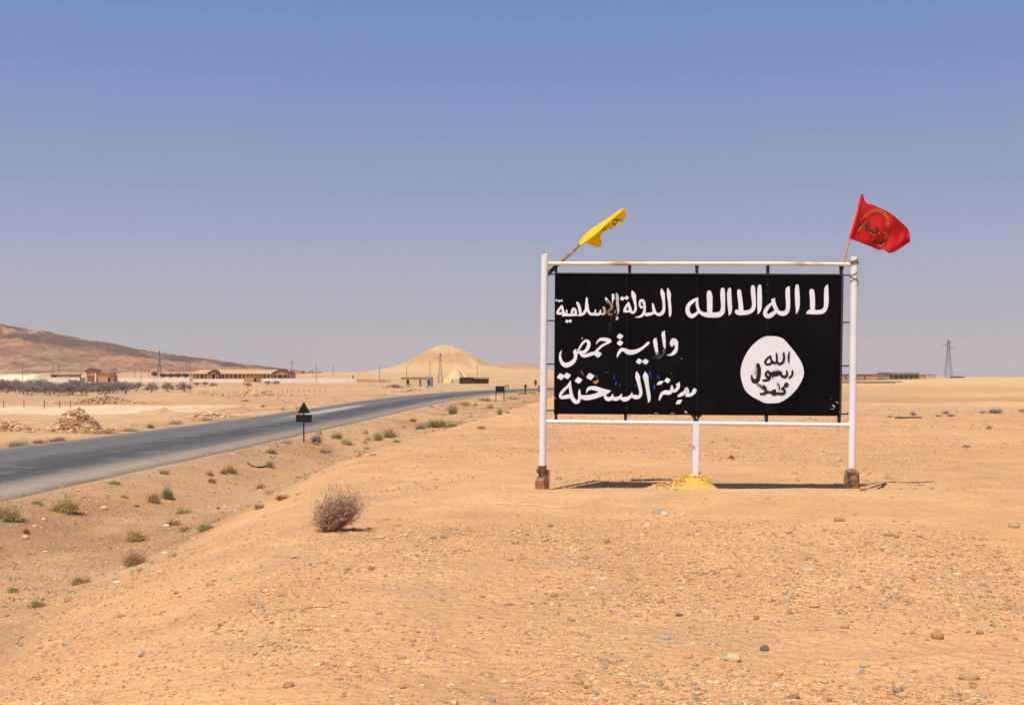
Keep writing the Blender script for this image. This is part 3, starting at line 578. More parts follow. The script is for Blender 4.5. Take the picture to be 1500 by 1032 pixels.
# ------------------------------------------------------------------ flags
M_pole = mat('bare_stick', (.42, .24, .11), .8, var=.2, scale=14, col2=(.16, .08, .04), c2scale=8)
def yflag():
    root = thing('flag', 'yellow flag blown along its rough slanting stick above the left post', 'flag', Sf(803, 401, -.09))
    b = MB(); b.tube([Sf(803, 401, -.09), Sf(813, 391, -.09), Sf(824, 381.5, -.09), Sf(838, 370, -.09), Sf(850, 358, -.09), Sf(880, 335, -.10), Sf(914, 305, -.10)], [.028, .030, .026, .022, .018, .013, .010], 8)
    b.build('flagpole', M_pole, root, True)
    b = MB(); b.tube([Sf(801, 403.5, -.03), Sf(808, 396, -.05), Sf(815, 389.5, -.05)], .034, 6); b.build('lashing', mat('dark_lashing', (.03, .018, .014), .8), root, True)
    z = lambda L: [(790 + x / 9.38, 290 + y / 9.38) for x, y in L]
    T = z([(545, 600), (620, 505), (700, 440), (790, 372), (900, 305), (980, 248), (1080, 178), (1165, 130)])
    F = z([(562, 655), (640, 605), (720, 545), (800, 478), (890, 395), (980, 312), (1080, 225), (1172, 150)])
    Bm = z([(566, 656), (690, 632), (790, 662), (838, 660), (838, 560), (920, 440), (1060, 368), (1205, 255)])
    Bm = z([(566, 656), (668, 618), (756, 600), (830, 540), (905, 452), (1000, 408), (1120, 335), (1212, 240)])
    n = 40
    def res(L): return catmull(L, 6)
    T, F, Bm = res(T), res(F), res(Bm); n = len(T); rows = []
    for k in range(0, 7): rows.append([(a[0] * (1 - k / 6) + c[0] * k / 6, a[1] * (1 - k / 6) + c[1] * k / 6, .02 - .26 * (1 - k / 6) ** 1.3 * (1 + .25 * math.sin(i * .5))) for i, (a, c) in enumerate(zip(T, F))])
    for k in range(1, 9): rows.append([(a[0] * (1 - k / 8) + c[0] * k / 8, a[1] * (1 - k / 8) + c[1] * k / 8, .02 - .34 * (k / 8) * (1 + .15 * math.sin(i * .7 + 2))) for i, (a, c) in enumerate(zip(F, Bm))])
    V = [Sf(*p) for r in rows for p in r]; Fc = [(i * n + j, i * n + j + 1, (i + 1) * n + j + 1, (i + 1) * n + j) for i in range(len(rows) - 1) for j in range(n - 1)]
    m = mat('yellow_flag_cloth', (.90, .64, .03), .75, var=.06, scale=9, transl=.30)
    b = MB(); b.add(V, Fc); cl = b.build('cloth', m, root, True)
    # the free corner hanging below the fold
    pk = z([(630, 596), (700, 640), (760, 664), (838, 668), (860, 604), (842, 560), (834, 462), (770, 505), (690, 555)])
    cx = sum(p[0] for p in pk) / 9; cy = sum(p[1] for p in pk) / 9; b = MB(); ring = catmull(pk + [pk[0]], 4)[:-1]; V = []; Fc = []
    for r_, of in ((1, -.20), (.7, -.13), (.35, -.10)): V += [Sf(cx + (p[0] - cx) * r_, cy + (p[1] - cy) * r_, of - .002 * (p[1] - cy)) for p in ring]
    V.append(Sf(cx, cy, -.09)); k = len(ring)
    for a in range(2): Fc += [(a * k + i, a * k + (i + 1) % k, (a + 1) * k + (i + 1) % k, (a + 1) * k + i) for i in range(k)]
    Fc += [(2 * k + i, 2 * k + (i + 1) % k, 3 * k) for i in range(k)]
    b.add(V, Fc); b.build('hanging_corner', m, root, True)
    def sy(px, py, off):
        best = min(range(n), key=lambda j: (F[j][0] - px) ** 2 + (F[j][1] - py) ** 2)
        d = min(1.0, math.hypot(px - F[best][0], py - F[best][1]) / max(.5, math.hypot(Bm[best][0] - F[best][0], Bm[best][1] - F[best][1])))
        return Sf(px, py, .02 - .34 * d * (1 + .15 * math.sin(best * .7 + 2)) + .012 + off)
    b = MB()
    for st in ([(1010, 320, 12), (1050, 300, 14), (1080, 330, 12)], [(1065, 290, 10), (1085, 300, 12), (1140, 320, 12)], [(1000, 345, 12), (1040, 375, 12)], [(950, 375, 10), (1010, 400, 14)], [(925, 395, 10), (985, 420, 14)], [(890, 400, 16), (925, 440, 14)],
               [(860, 440, 14), (900, 445, 12)], [(1030, 360, 10), (1070, 350, 10)], [(1150, 305, 10)], [(845, 460, 14)]): stroke(b, st, (790, 290), 9.38, surf=sy, base=.002, n=3)
    b.build('printed_marks', mat('dark_green_print', (.045, .055, .02), .8), cl)
yflag()
def rflag():
    root = thing('flag', 'red flag with yellow sun rays on a thin stick above the right post', 'flag', Sf(1234.5, 392, -.05))
    b = MB(); b.tube([Sf(1233.6, 396, -.05), Sf(1244, 350, -.05), Sf(1263.2, 284, -.05)], [.021, .020, .015], 8); b.build('flagpole', mat('tan_stick', (.52, .29, .15), .75, var=.12), root, True)
    z = lambda L: [(1220 + x / 7.937, 270 + y / 7.937) for x, y in L]
    top = catmull(z([(345, 115), (388, 212), (470, 240), (600, 296), (680, 340), (760, 408), (840, 482), (880, 530), (897, 610), (897, 664)]), 5)
    bot = catmull(z([(190, 630), (260, 655), (330, 680), (440, 722), (530, 762), (600, 765), (655, 800), (740, 772), (830, 712), (897, 668)]), 5)
    n = len(top); m = 22; V = []
    def dep(u, v): return .09 * math.sin(6.0 * u - 2.2 * v + .4) * min(1, u * 3) + .05 * math.sin(15 * u + 5 * v) * min(1, u * 2) * (.4 + .6 * v) - .20 * u + .02 * math.sin(30 * u - 7 * v) * min(1, 3 * u)
    for i in range(m):
        v = i / (m - 1)
        for j in range(n):
            a, c = top[j], bot[j]; V.append(Sf(a[0] + (c[0] - a[0]) * v, a[1] + (c[1] - a[1]) * v, -.04 + dep(j / (n - 1), v)))
    b = MB(); b.add(V, [(i * n + j, i * n + j + 1, (i + 1) * n + j + 1, (i + 1) * n + j) for i in range(m - 1) for j in range(n - 1)])
    cl = b.build('cloth', mat('red_flag_cloth', (.60, .018, .022), .8, var=.16, scale=5, transl=.35), root, True)
    b = MB(); b.tube([Sf(1220 + x / 7.937, 270 + y / 7.937, -.045) for x, y in ((200, 628), (255, 450), (300, 290), (343, 120))], .026, 8); b.build('pole_sleeve', mat('bright_red_sleeve', (.80, .015, .02), .6, transl=.2), root, True)
    def sr(px, py, off):
        best = (9e9, 0, 0)
        for j in range(n):
            a, c = top[j], bot[j]; dx, dy = c[0] - a[0], c[1] - a[1]; v = max(0, min(1, ((px - a[0]) * dx + (py - a[1]) * dy) / (dx * dx + dy * dy + 1e-6)))
            e = (a[0] + dx * v - px) ** 2 + (a[1] + dy * v - py) ** 2
            if e < best[0]: best = (e, j / (n - 1), v)
        return Sf(px, py, -.04 + dep(best[1], best[2]) + .018 + off)
    b = MB()
    for k in range(17):
        a = R(-150 + k * 10.5); cx, cy = 500, 440; r0, r1 = 118, 158
        stroke(b, [(cx + r0 * math.cos(a), cy + r0 * 1.0 * math.sin(a), 5), (cx + r1 * math.cos(a), cy + r1 * math.sin(a), 8)], (1220, 270), 7.937, surf=sr, base=.001, n=2)
    for st in ([(385, 510, 16), (430, 560, 18), (490, 585, 12)], [(520, 700, 8), (560, 712, 14), (600, 678, 12)], [(455, 660, 8), (470, 640, 8)], [(545, 575, 8), (530, 560, 8)], [(590, 560, 10), (630, 590, 8), (600, 630, 10)], [(305, 540, 12), (330, 490, 8)], [(340, 400, 12), (362, 370, 8)]): stroke(b, st, (1220, 270), 7.937, surf=sr, base=.001, n=3)
    b.build('yellow_print', mat('yellow_print', (.62, .30, .03), .7), cl)
    b = MB()
    for st in ([(380, 468, 26), (425, 455, 26)], [(378, 490, 24), (415, 530, 30), (480, 565, 26)], [(510, 500, 22), (515, 540, 30), (532, 550, 20)], [(470, 660, 30), (492, 668, 26)], [(525, 692, 18), (565, 690, 34), (595, 655, 22)], [(545, 602, 20)], [(318, 440, 18), (312, 505, 24)], [(298, 592, 26)], [(345, 390, 16), (345, 345, 14)], [(505, 575, 18)]): stroke(b, st, (1220, 270), 7.937, surf=sr, base=.004, n=3)
    b.build('dark_print', mat('dark_green_script', (.03, .035, .012), .8), cl)
rflag()

# ------------------------------------------------------------------ road signs seen from behind
M_signback = mat('blackened_sign_back', (.012, .011, .012), .6, var=.3, scale=8)
def tri_sign(name, label, px, base, top, plate, hw):
    g = hit(px, base); Y = g.y; k = Y / FPX; t = thing(name, label, 'road sign', g)
    zt = ZC - (top - HY) * k; hgt_ = (base - top) * k
    b = MB(); b.tube([(g.x, Y, g.z - .1), (g.x, Y, zt - .06)], max(.028, .9 * k), 8); b.build('pole', M_signback, t, True)
    tz = zt - 1.78 * hw * k; cxx = g.x + .3 * k
    b = MB(); e = .05 * hw * k
    b.prism([(cxx - hw * k, Y - .05, tz + e), (cxx - hw * k + e, Y - .05, tz), (cxx + hw * k - e, Y - .05, tz), (cxx + hw * k, Y - .05, tz + e), (cxx + e, Y - .05, zt), (cxx - e, Y - .05, zt)], (0, .02, 0)); b.build('triangle_plate', M_signback, t)
    if plate:
        b = MB(); x0, x1, y0, y1 = plate; b.box(((x0 + x1) / 2 * k + g.x, Y - .045, ZC - ((y0 + y1) / 2 - HY) * k), ((x1 - x0) * k, .022, (y1 - y0) * k)); b.build('lower_plate', M_signback, t)
tri_sign('road_sign', 'black triangular road sign over a black plate beside the near road edge', 445, 648, 588.5, (-11.2, 12.0, 607, 618), 9.2)
tri_sign('road_sign', 'small distant black triangular sign left of the billboard post', 769.5, 578, 562, None, 2.9)
tri_sign('road_sign', 'tiny farthest black sign half hidden behind the left billboard post', 789.8, 575.5, 564, None, 2.2)
g0 = hit(726.5, 588); g1 = Vector((g0.x + 11.8 * g0.y / FPX, g0.y, 0)); k = g0.y / FPX
t = thing('road_board', 'black rectangular board on two thin posts beside the road bend', 'road board', g0)
for x in (g0.x, g1.x): b = MB(); b.tube([(x, g0.y, g0.z - .2), (x, g0.y, ZC - (566 - HY) * k)], .045, 6); b.build('post', M_signback, t, True)
b = MB(); b.box((g0.x + 6 * k, g0.y - .07, ZC - (569.8 - HY) * k), (13.2 * k, .05, 9 * k)); b.build('board', M_signback, t)
g0 = hit(741.5, 570.5); k = g0.y / FPX; t = thing('frame_stand', 'small brown post frame across the road behind the black board', 'frame', g0); b = MB()
for dx in (-1.2, 3.2): b.tube([(g0.x + dx * k, g0.y, g0.z - .2), (g0.x + dx * k, g0.y, g0.z + 7.5 * k)], .07, 5)
b.build('post', mat('brown_wood', (.12, .075, .05), .9), t); b = MB(); b.tube([(g0.x - 1.5 * k, g0.y - .1, g0.z + 6 * k), (g0.x + 3.4 * k, g0.y - .1, g0.z + 6 * k)], .08, 5); b.tube([(g0.x - 1.5 * k, g0.y - .1, g0.z + 4 * k), (g0.x + 3.4 * k, g0.y - .1, g0.z + 4 * k)], .06, 5); b.build('crossbar', bpy.data.materials['brown_wood'], t)

# ------------------------------------------------------------------ buildings of the far plain
M_tan = mat('tan_render', (.52, .33, .17), .9, var=.10, scale=.6, col2=(.40, .24, .12), c2scale=.35)
M_orangewall = mat('orange_stone', (.50, .27, .11), .9, var=.14, scale=1.2)
M_whitewall = mat('whitewashed_wall', (.72, .64, .54), .9, var=.06, scale=.3)
M_roof = mat('tan_tile_roof', (.56, .33, .17), .9, var=.10, scale=.5)
M_brown = mat('dark_brown_trim', (.10, .06, .04), .9, var=.2)
M_dark = mat('dark_opening', (.012, .010, .010), .9, var=.2)
M_pale = mat('pale_block_hut', (.60, .46, .27), .9, var=.08, scale=.8)
M_bluegrey = mat('blue_grey_wall', (.25, .26, .31), .9, var=.1)
M_greyst = mat('grey_stone_wall', (.20, .165, .135), .9, var=.2, scale=.5)
M_mudp = mat('pale_mud', (.60, .42, .21), .95, var=.12, scale=.4, bump=.2, bscale=1)
def base_at(px, py, Y=None):
    if Y is None: return hit(px, py)
    x = (px - CX) / FPX * Y; return Vector((x, Y, h1(x, Y)))
class Bld:                                # a building whose front is drawn in metres: u along X, w up, d back
    def __init__(s, name, label, cat, px, py, Y=None, group=None):
        s.g = base_at(px, py, Y); s.k = s.g.y / FPX; s.t = thing(name, label, cat, s.g, group); s.px, s.py = px, py
        s.zb = ZC - (py - HY) * s.k
        s.t.location.z = s.zb
    def X(s, px): return s.g.x + (px - s.px) * s.k
    def Z(s, py): return ZC - (py - HY) * s.k
    def blk(s, name, x0, x1, y0, y1, m, d0=0., d1=4., parent=None, mb=None):
        b = mb or MB(); X0, X1, Z1, Z0 = s.X(x0), s.X(x1), s.Z(y0), s.Z(y1)
        if y1 >= s.py - .6: Z0 -= 1.9
        b.box(((X0 + X1) / 2, s.g.y + (d0 + d1) / 2, (Z0 + Z1) / 2), (X1 - X0, d1 - d0, Z1 - Z0))
        if mb is None: return b.build(name, m, parent or s.t)
    def gable(s, name, x0, x1, ye, ya, m, d0, d1, parent=None, t=1.0):
        b = MB(); xm = (x0 + x1) / 2
        b.prism([(s.X(x0), s.g.y + d0, s.Z(ye)), (s.X(xm), s.g.y + d0, s.Z(ya)), (s.X(x1), s.g.y + d0, s.Z(ye)), (s.X(x1), s.g.y + d0, s.Z(ye - t)), (s.X(xm), s.g.y + d0, s.Z(ya - t)), (s.X(x0), s.g.y + d0, s.Z(ye - t))], (0, d1 - d0, 0))
        return b.build(name, m, parent or s.t)
B = Bld('arcade_building', 'long low arcaded building with tan roof and dark gabled porch below the hill', 'building', 352, 555.4, 560)
wall = B.blk('wall', 280, 425, 547.0, 555.4, M_orangewall, 2.6, 14)
b = MB(); zr, ze = B.Z(541.3), B.Z(546.6)
b.add([(B.X(278.6), B.g.y - .3, ze), (B.X(425), B.g.y - .3, ze - .05), (B.X(420), B.g.y + 7, zr), (B.X(287), B.g.y + 7, zr), (B.X(278.6), B.g.y + 15, ze), (B.X(425), B.g.y + 15, ze),
       (B.X(278.6), B.g.y - .3, ze - .3), (B.X(425), B.g.y - .3, ze - .35), (B.X(425), B.g.y + 15, ze - .35), (B.X(278.6), B.g.y + 15, ze - .3)],
      [(0, 1, 2, 3), (3, 2, 5, 4), (0, 3, 4), (1, 5, 2), (0, 6, 7, 1), (4, 5, 8, 9), (6, 9, 8, 7)]); b.build('roof', M_roof, B.t)
B.blk('eave_beam', 279, 400, 546.9, 548.3, M_brown, -.05, .35)
xs = [280.2, 286, 292.5, 299, 304]; xs += [323.5, 329, 335.5, 341.5, 348, 354, 360, 366, 372.5, 378.5, 384.5, 390.5, 396]
for x in xs: B.blk('column', x - .75, x + .75, 548.32, 555.5, M_orangewall if x < 380 else M_tan, -.04, .5)
for x0, x1, y0 in ((293.5, 298, 549.2), (324.6, 328, 549.5), (331, 334.4, 550), (342.6, 346.4, 549.4), (349.5, 353, 550), (361, 365, 549.3), (386, 389.6, 549.5), (391.6, 395, 549.5)):
    w_ = B.blk('window', x0, x1, y0, 553.5, M_dark, 2.45, 2.7); B.blk('sill', x0 - .4, x1 + .4, 553.5, 554.2, M_whitewall, 2.3, 2.65, w_)
pch = B.blk('porch', 306.5, 321, 547.2, 548.6, M_brown, -1.5, 2)
for x in (307.6, 310.5, 317, 320): B.blk('column', x - .7, x + .7, 548.6, 555.5, M_orangewall, -1.45, -.9, pch)
B.gable('gable_roof', 304.8, 322.6, 546.8, 542.1, M_brown, -1.9, 6, pch, 1.1); b = MB(); b.prism([(B.X(306.8), B.g.y - 1.4, B.Z(547.2)), (B.X(320.8), B.g.y - 1.4, B.Z(547.2)), (B.X(313.8), B.g.y - 1.4, B.Z(543.2))], (0, .3, 0)); b.build('pediment', M_orangewall, pch)
B.blk('doorway', 311.3, 316.2, 549, 555.4, M_dark, .2, 2.58, pch)
end = B.blk('end_wing', 401, 426, 546.8, 555.4, M_orangewall, -2.0, 9)
for x0, x1 in ((402.3, 406.2), (408, 415), (416.6, 421), (422.2, 424.8)): B.blk('opening', x0, x1, 548.6, 553.6 if x0 != 408 else 554.6, M_dark, -2.12, -1.5, end)
B.gable('gable_roof', 399.4, 427.4, 546.6, 540.6, M_brown, -2.5, 9.4, end, .9); b = MB(); b.prism([(B.X(401.4), B.g.y - 1.9, B.Z(546.7)), (B.X(425.4), B.g.y - 1.9, B.Z(546.7)), (B.X(413.4), B.g.y - 1.9, B.Z(541.4))], (0, 10.5, 0)); b.build('pediment', M_orangewall, end)

B = Bld('gatehouse', 'small gatehouse with dark pitched roof, orange front and white corner pillars', 'building', 134, 556, 545)
B.blk('wall', 126, 141.5, 543.2, 556, M_orangewall, 0, 5); B.blk('gate', 128.4, 138, 549.5, 556, mat('brown_gate', (.20, .10, .055), .9), -.12, .3)
for x in (125.9, 140.0): B.blk('pillar', x - .6, x + 1.1, 545, 556.2, M_whitewall, -.3, .3)
B.gable('roof', 124.2, 142.6, 544.0, 540.2, M_brown, -.8, 5.6, None, 1.3); b = MB(); b.prism([(B.X(126.6), B.g.y - .02, B.Z(543.3)), (B.X(141), B.g.y - .02, B.Z(543.3)), (B.X(133.6), B.g.y - .02, B.Z(540.2))], (0, 5, 0)); b.build('pediment', M_orangewall, B.t)
B.blk('side_gate', 117, 124.6, 553, 556, mat('grey_gate', (.16, .14, .13), .8), 0, .3)
B = Bld('hut', 'small orange flat roofed hut with dark doorway beside the gatehouse', 'hut', 155, 560.2, 500)
w = B.blk('wall', 143.6, 158, 550, 560.2, M_orangewall, 0, 4.5); B.blk('side_wall', 161.2, 167, 550, 560.2, mat('painted_shade_wall', (.33, .17, .085), .9), .05, 4.5)  # side wall: shade put into the colour as a darker brown
B.blk('wall', 158, 161.2, 550, 552.6, M_orangewall, .0, 4.5); B.blk('doorway', 158.1, 161.1, 552.7, 560, M_dark, .5, 3)
B.blk('roof_slab', 143, 167.4, 549.2, 549.95, M_tan, -.2, 4.6)
B = Bld('hut', 'plain tan block hut with dark doorway in front of the arcaded building', 'hut', 370, 560.2, 490)
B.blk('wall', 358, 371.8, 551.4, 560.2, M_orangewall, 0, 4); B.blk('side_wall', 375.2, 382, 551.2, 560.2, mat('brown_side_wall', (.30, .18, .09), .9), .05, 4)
B.blk('wall', 371.8, 375.2, 551.3, 553.6, M_orangewall, 0, 4); B.blk('doorway', 371.9, 375.1, 553.7, 558.6, M_dark, .5, 3); B.blk('wall', 371.8, 375.2, 558.7, 560.2, M_orangewall, 0, 4)
B.blk('roof_slab', 357.5, 382.5, 550.8, 551.35, M_tan, -.2, 4.1)
B = Bld('hut', 'pale yellow hut with two dark windows and a blue grey end wall', 'hut', 610, 567.6)
B.blk('wall', 587.5, 625, 553.2, 567.6, M_pale, 0, 5); B.blk('end_wall', 625.05, 632, 551.8, 566.5, M_bluegrey, -.1, 5)
B.blk('roof_slab', 587, 624.9, 552.4, 553.15, mat('red_brown_edge', (.36, .17, .09), .9), -.15, 5)
for x0, x1, y0, y1 in ((595.6, 599.2, 555.8, 562.6), (614, 617, 555.8, 562.4)):
    w = B.blk('window', x0, x1, y0, y1, M_dark if x0 < 600 else mat('dusty_brown_pane', (.12, .09, .06), .8), -.06, .3); B.blk('sill', x0 - .5, x1 + .5, y1, y1 + .6, M_pale, -.2, .1, w)
B.blk('doorway', 627, 629.8, 555.6, 562.8, mat('dark_blue_door', (.03, .035, .06), .8), -.2, .1); b = MB()
for x in (603, 607, 611, 615.5, 619): B.blk('', x - .5, x + .5, 551.3, 552.35, None, 0, .3, mb=b)
b.build('parapet_blocks', M_orangewall, B.t)
B = Bld('shed', 'dark open sided shed with pole roof beside two pale mud mounds', 'shed', 693, 561.8, 400)
B.blk('back_wall', 673.5, 694, 553.2, 561.8, mat('dark_brown_mats', (.05, .028, .022), .95, var=.4, scale=1), 0, 4); b = MB(); B.blk('', 672.5, 716, 552.3, 553.1, None, -.3, 5, mb=b); b.build('roof', mat('reed_roof', (.14, .095, .07), .95, var=.3), B.t)
for x in (696, 700.5, 704.5, 708, 712, 715.3): B.blk('pole', x - .4, x + .4, 553.1, 561.8, M_brown, 0, .3)
B.blk('back_screen', 694, 715.6, 554.4, 561.8, mat('grey_brush_screen', (.085, .068, .058), .95, var=.5, scale=2), 3.6, 4)
B.blk('front_wall', 661.5, 673, 554.8, 561.8, M_pale, -.6, 3); B.blk('doorway', 661.8, 663.2, 556.5, 559.8, M_dark, -.7, -.3)
def mound(name, label, cat, pts, Y, dep, m, rough=.5, seed=1, group=None, kind=None):
    xs = [p[0] for p in pts]; bx = sum(xs) / len(xs); yb = max(p[1] for p in pts); k = Y / FPX; g = Vector(((bx - CX) * k, Y, h1((bx - CX) * k, Y)))
    nx, ny = 60, 22; V = []
    for i in range(nx):
        px = min(xs) + (max(xs) - min(xs)) * i / (nx - 1); top = ZC - (np.interp(px, xs, [p[1] for p in pts]) - HY) * k; X = (px - CX) * k
        for j in range(ny):
            a = j / (ny - 1) * 2 - 1; y = Y + dep * a; z0 = h1(X, y) - .25; s_ = max(0, 1 - abs(a) ** 1.6)
            n_ = float(fbm(np.array([X / (.12 * dep + .6) + seed * 9]), np.array([y / (.12 * dep + .6)]), 4, seed)[0]) * rough * (top - z0)
            V.append((X, y, z0 + (top - z0) * s_ ** .8 + n_ * s_))
    b = MB(); b.add(V, [(i * ny + j, (i + 1) * ny + j, (i + 1) * ny + j + 1, i * ny + j + 1) for i in range(nx - 1) for j in range(ny - 1)])
    o = b.build(name, m, None, True, loc=g); tag(o, label, cat, group, kind); return o
mound('earth_mound', 'larger rounded pale mud mound left of the dark shed', 'mound', [(646, 562), (652, 554), (658, 546), (664, 541.5), (669, 540), (674, 543), (678, 550), (681, 562)], 470, 8, M_mudp, .12, 3)
mound('earth_mound', 'smaller pale mud mound behind the dark shed roof', 'mound', [(666, 562), (671, 545), (677, 540.5), (682, 543), (686, 548), (690, 560)], 486, 7, M_mudp, .12, 5)
mound('earth_mound', 'low whitish spoil mound left of the gatehouse below the hill', 'mound', [(-40, 556), (-20, 550), (8, 549.5), (20, 548), (38, 549.5), (50, 547.8), (57, 548.8), (63, 556)], 600, 12, mat('white_spoil', (.74, .58, .38), .95, var=.06), .1, 7)
for nm, lb, x0, x1, y0, y1, Y in (('perimeter_wall', 'white perimeter wall running left from the gatehouse', 70, 116.5, 552.6, 556.4, 550), ('perimeter_wall', 'white perimeter wall between the gatehouse hut and the arcaded building', 167.5, 277, 553.6, 556, 548),
                               ('perimeter_wall', 'low white wall in front of the arcaded building columns', 283, 357, 554.6, 556.6, 530), ('perimeter_wall', 'long white wall running right from the arcaded building', 383, 522, 554.0, 559.4, 480)):
    B = Bld(nm, lb, 'wall', (x0 + x1) / 2, y1, Y); ww = B.blk('wall', x0, x1, y0, y1, M_whitewall, 0, .35); b = MB()
    n = max(2, int((x1 - x0) / 22))
    for i in range(n + 1): B.blk('', x0 + (x1 - x0) * i / n - .35, x0 + (x1 - x0) * i / n + .35, y0 - .25, y1, None, -.06, .42, mb=b)
    b.build('pier', M_whitewall, B.t)
B = Bld('chimney', 'short dark chimney pier on the right end of the long white wall', 'chimney', 517, 559, 482); B.blk('shaft', 516, 518, 551, 559, M_brown, 0, .6); B.blk('cap', 515.7, 518.3, 550.4, 550.95, M_dark, -.05, .65)
B = Bld('ruined_wall', 'low brown ruined wall right of the long white wall', 'wall', 545, 558.5, 480); B.blk('wall', 522.5, 545, 554.6, 558.5, M_tan, 0, .5); B.blk('broken_wall', 545, 572, 555.6, 558.5, M_tan, .02, .5)
B = Bld('farm_shed', 'long low shed with dull red roof left of the gatehouse', 'shed', 92, 553, 590); B.blk('wall', 74, 113, 548.6, 554, M_tan, 0, 5); B.blk('roof', 72, 114.5, 547.5, 548.5, mat('dull_red_roof', (.27, .15, .11), .9), -.5, 5.5); B.blk('opening', 76, 83, 549.3, 552, M_dark, -.1, .2)
B = Bld('farm_shed', 'tan flat shed with dark eave between gatehouse and steel gantry', 'shed', 158, 553, 600); B.blk('wall', 141, 165, 546.6, 554, M_tan, 0, 5); B.blk('roof', 140.5, 172, 545.8, 546.5, M_brown, -.4, 5.4)
# right-hand buildings
B = Bld('stone_building', 'dark grey ruined stone building with row of openings on the right horizon', 'building', 1320, 556.4, 560)
B.blk('end_wall', 1295.2, 1303, 546.4, 556.4, mat('tan_grey_wall', (.32, .24, .17), .9), -.3, 10); B.blk('wall', 1303, 1346, 547.2, 556.4, M_greyst, 0, 10); B.blk('roof_slab', 1294.6, 1347, 545.2, 546.2, mat('grey_slab', (.17, .14, .12), .9), -1, 10.4)
for x0, x1 in ((1304.2, 1306.3), (1311, 1314.5), (1318.5, 1321), (1325.5, 1328.5), (1333.5, 1336), (1341, 1343)): B.blk('opening', x0, x1, 549.8, 554.4, M_dark, -.1, .4)
B = Bld('ruined_house', 'low orange ruined house with dark roof edge left of the stone building', 'building', 1262, 557, 575)
B.blk('wall', 1205, 1295, 548.6, 557, mat('orange_plaster', (.50, .27, .12), .9, var=.15, scale=.3), 0, 8); B.blk('roof_edge', 1204, 1294, 547.7, 548.5, mat('brown_roof_edge', (.16, .10, .065), .9), -.3, 8.2)
for x0, x1, y0 in ((1266, 1267.6, 550.6), (1287.5, 1291, 549.4), (1238, 1240, 551), (1254, 1255.5, 551)): B.blk('opening', x0, x1, y0, 554.6, M_dark, -.1, .3)
B = Bld('lean_to', 'low brown lean-to on thin posts right of the stone building', 'shed', 1357, 555, 590)
B.blk('wall', 1347.5, 1357, 550, 555, M_orangewall, 0, 4); B.blk('roof', 1347.2, 1369.5, 548.7, 549.5, M_brown, -.3, 4.2)
for x in (1361, 1365, 1369): B.blk('post', x - .35, x + .35, 549.5, 555.5, M_brown, 0, .25)
for x0, x1, y0, lb in ((1396, 1404, 551.2, 'flat grey house on the right horizon just beyond the pylon'), (1407, 1413, 551.5, 'tiny grey house farthest right on the horizon beyond the pylon')):
    B = Bld('far_house', lb, 'house', (x0 + x1) / 2, 553, 900, 'far houses on the right horizon'); B.blk('wall', x0, x1, y0, 553, mat('far_grey_wall', (.20, .15, .12), .9), 0, 6); B.blk('roof_slab', x0 - .3, x1 + .3, y0 - .5, y0 - .05, M_brown, -.3, 6.3)
b = Bld('retaining_wall', 'low dark wall across the sand below the right buildings', 'wall', 1275, 560.2, 330); b.blk('wall', 1222, 1312, 558.6, 560.2, mat('dark_stone_wall', (.16, .12, .09), .95, var=.3), 0, .8); b.blk('wall', 1312, 1322, 558, 559.4, bpy.data.materials['dark_stone_wall'], 0, .8)
# far town between the arcade and the mesa
TOWN = [(434, 440, 545.2, 'square tan house nearest the arcaded building in the far town'), (441, 444, 543.2, 'narrow grey house in the far town beside a mast'), (446, 452, 544.6, 'wide brown house in the middle of the far town'),
        (453, 456.5, 542.4, 'tallest house of the far town'), (458, 464, 545, 'low grey house right of the tallest far house'), (466, 470, 543.6, 'small dark house right of the tall telegraph pole'), (473, 479, 545.4, 'last low tan house at the right of the far town')]
for i, (x0, x1, y0, lb) in enumerate(TOWN):
    B = Bld('town_house', lb, 'house', (x0 + x1) / 2, 548.5, 900 + i * 12, 'houses of the far town'); B.blk('wall', x0, x1, y0, 548.8, (M_tan, M_greyst, M_orangewall)[i % 3], 0, 6)
    B.blk('window', x0 + .8, x0 + 2, y0 + 1.0, y0 + 2.2, M_dark, -.1, .3)

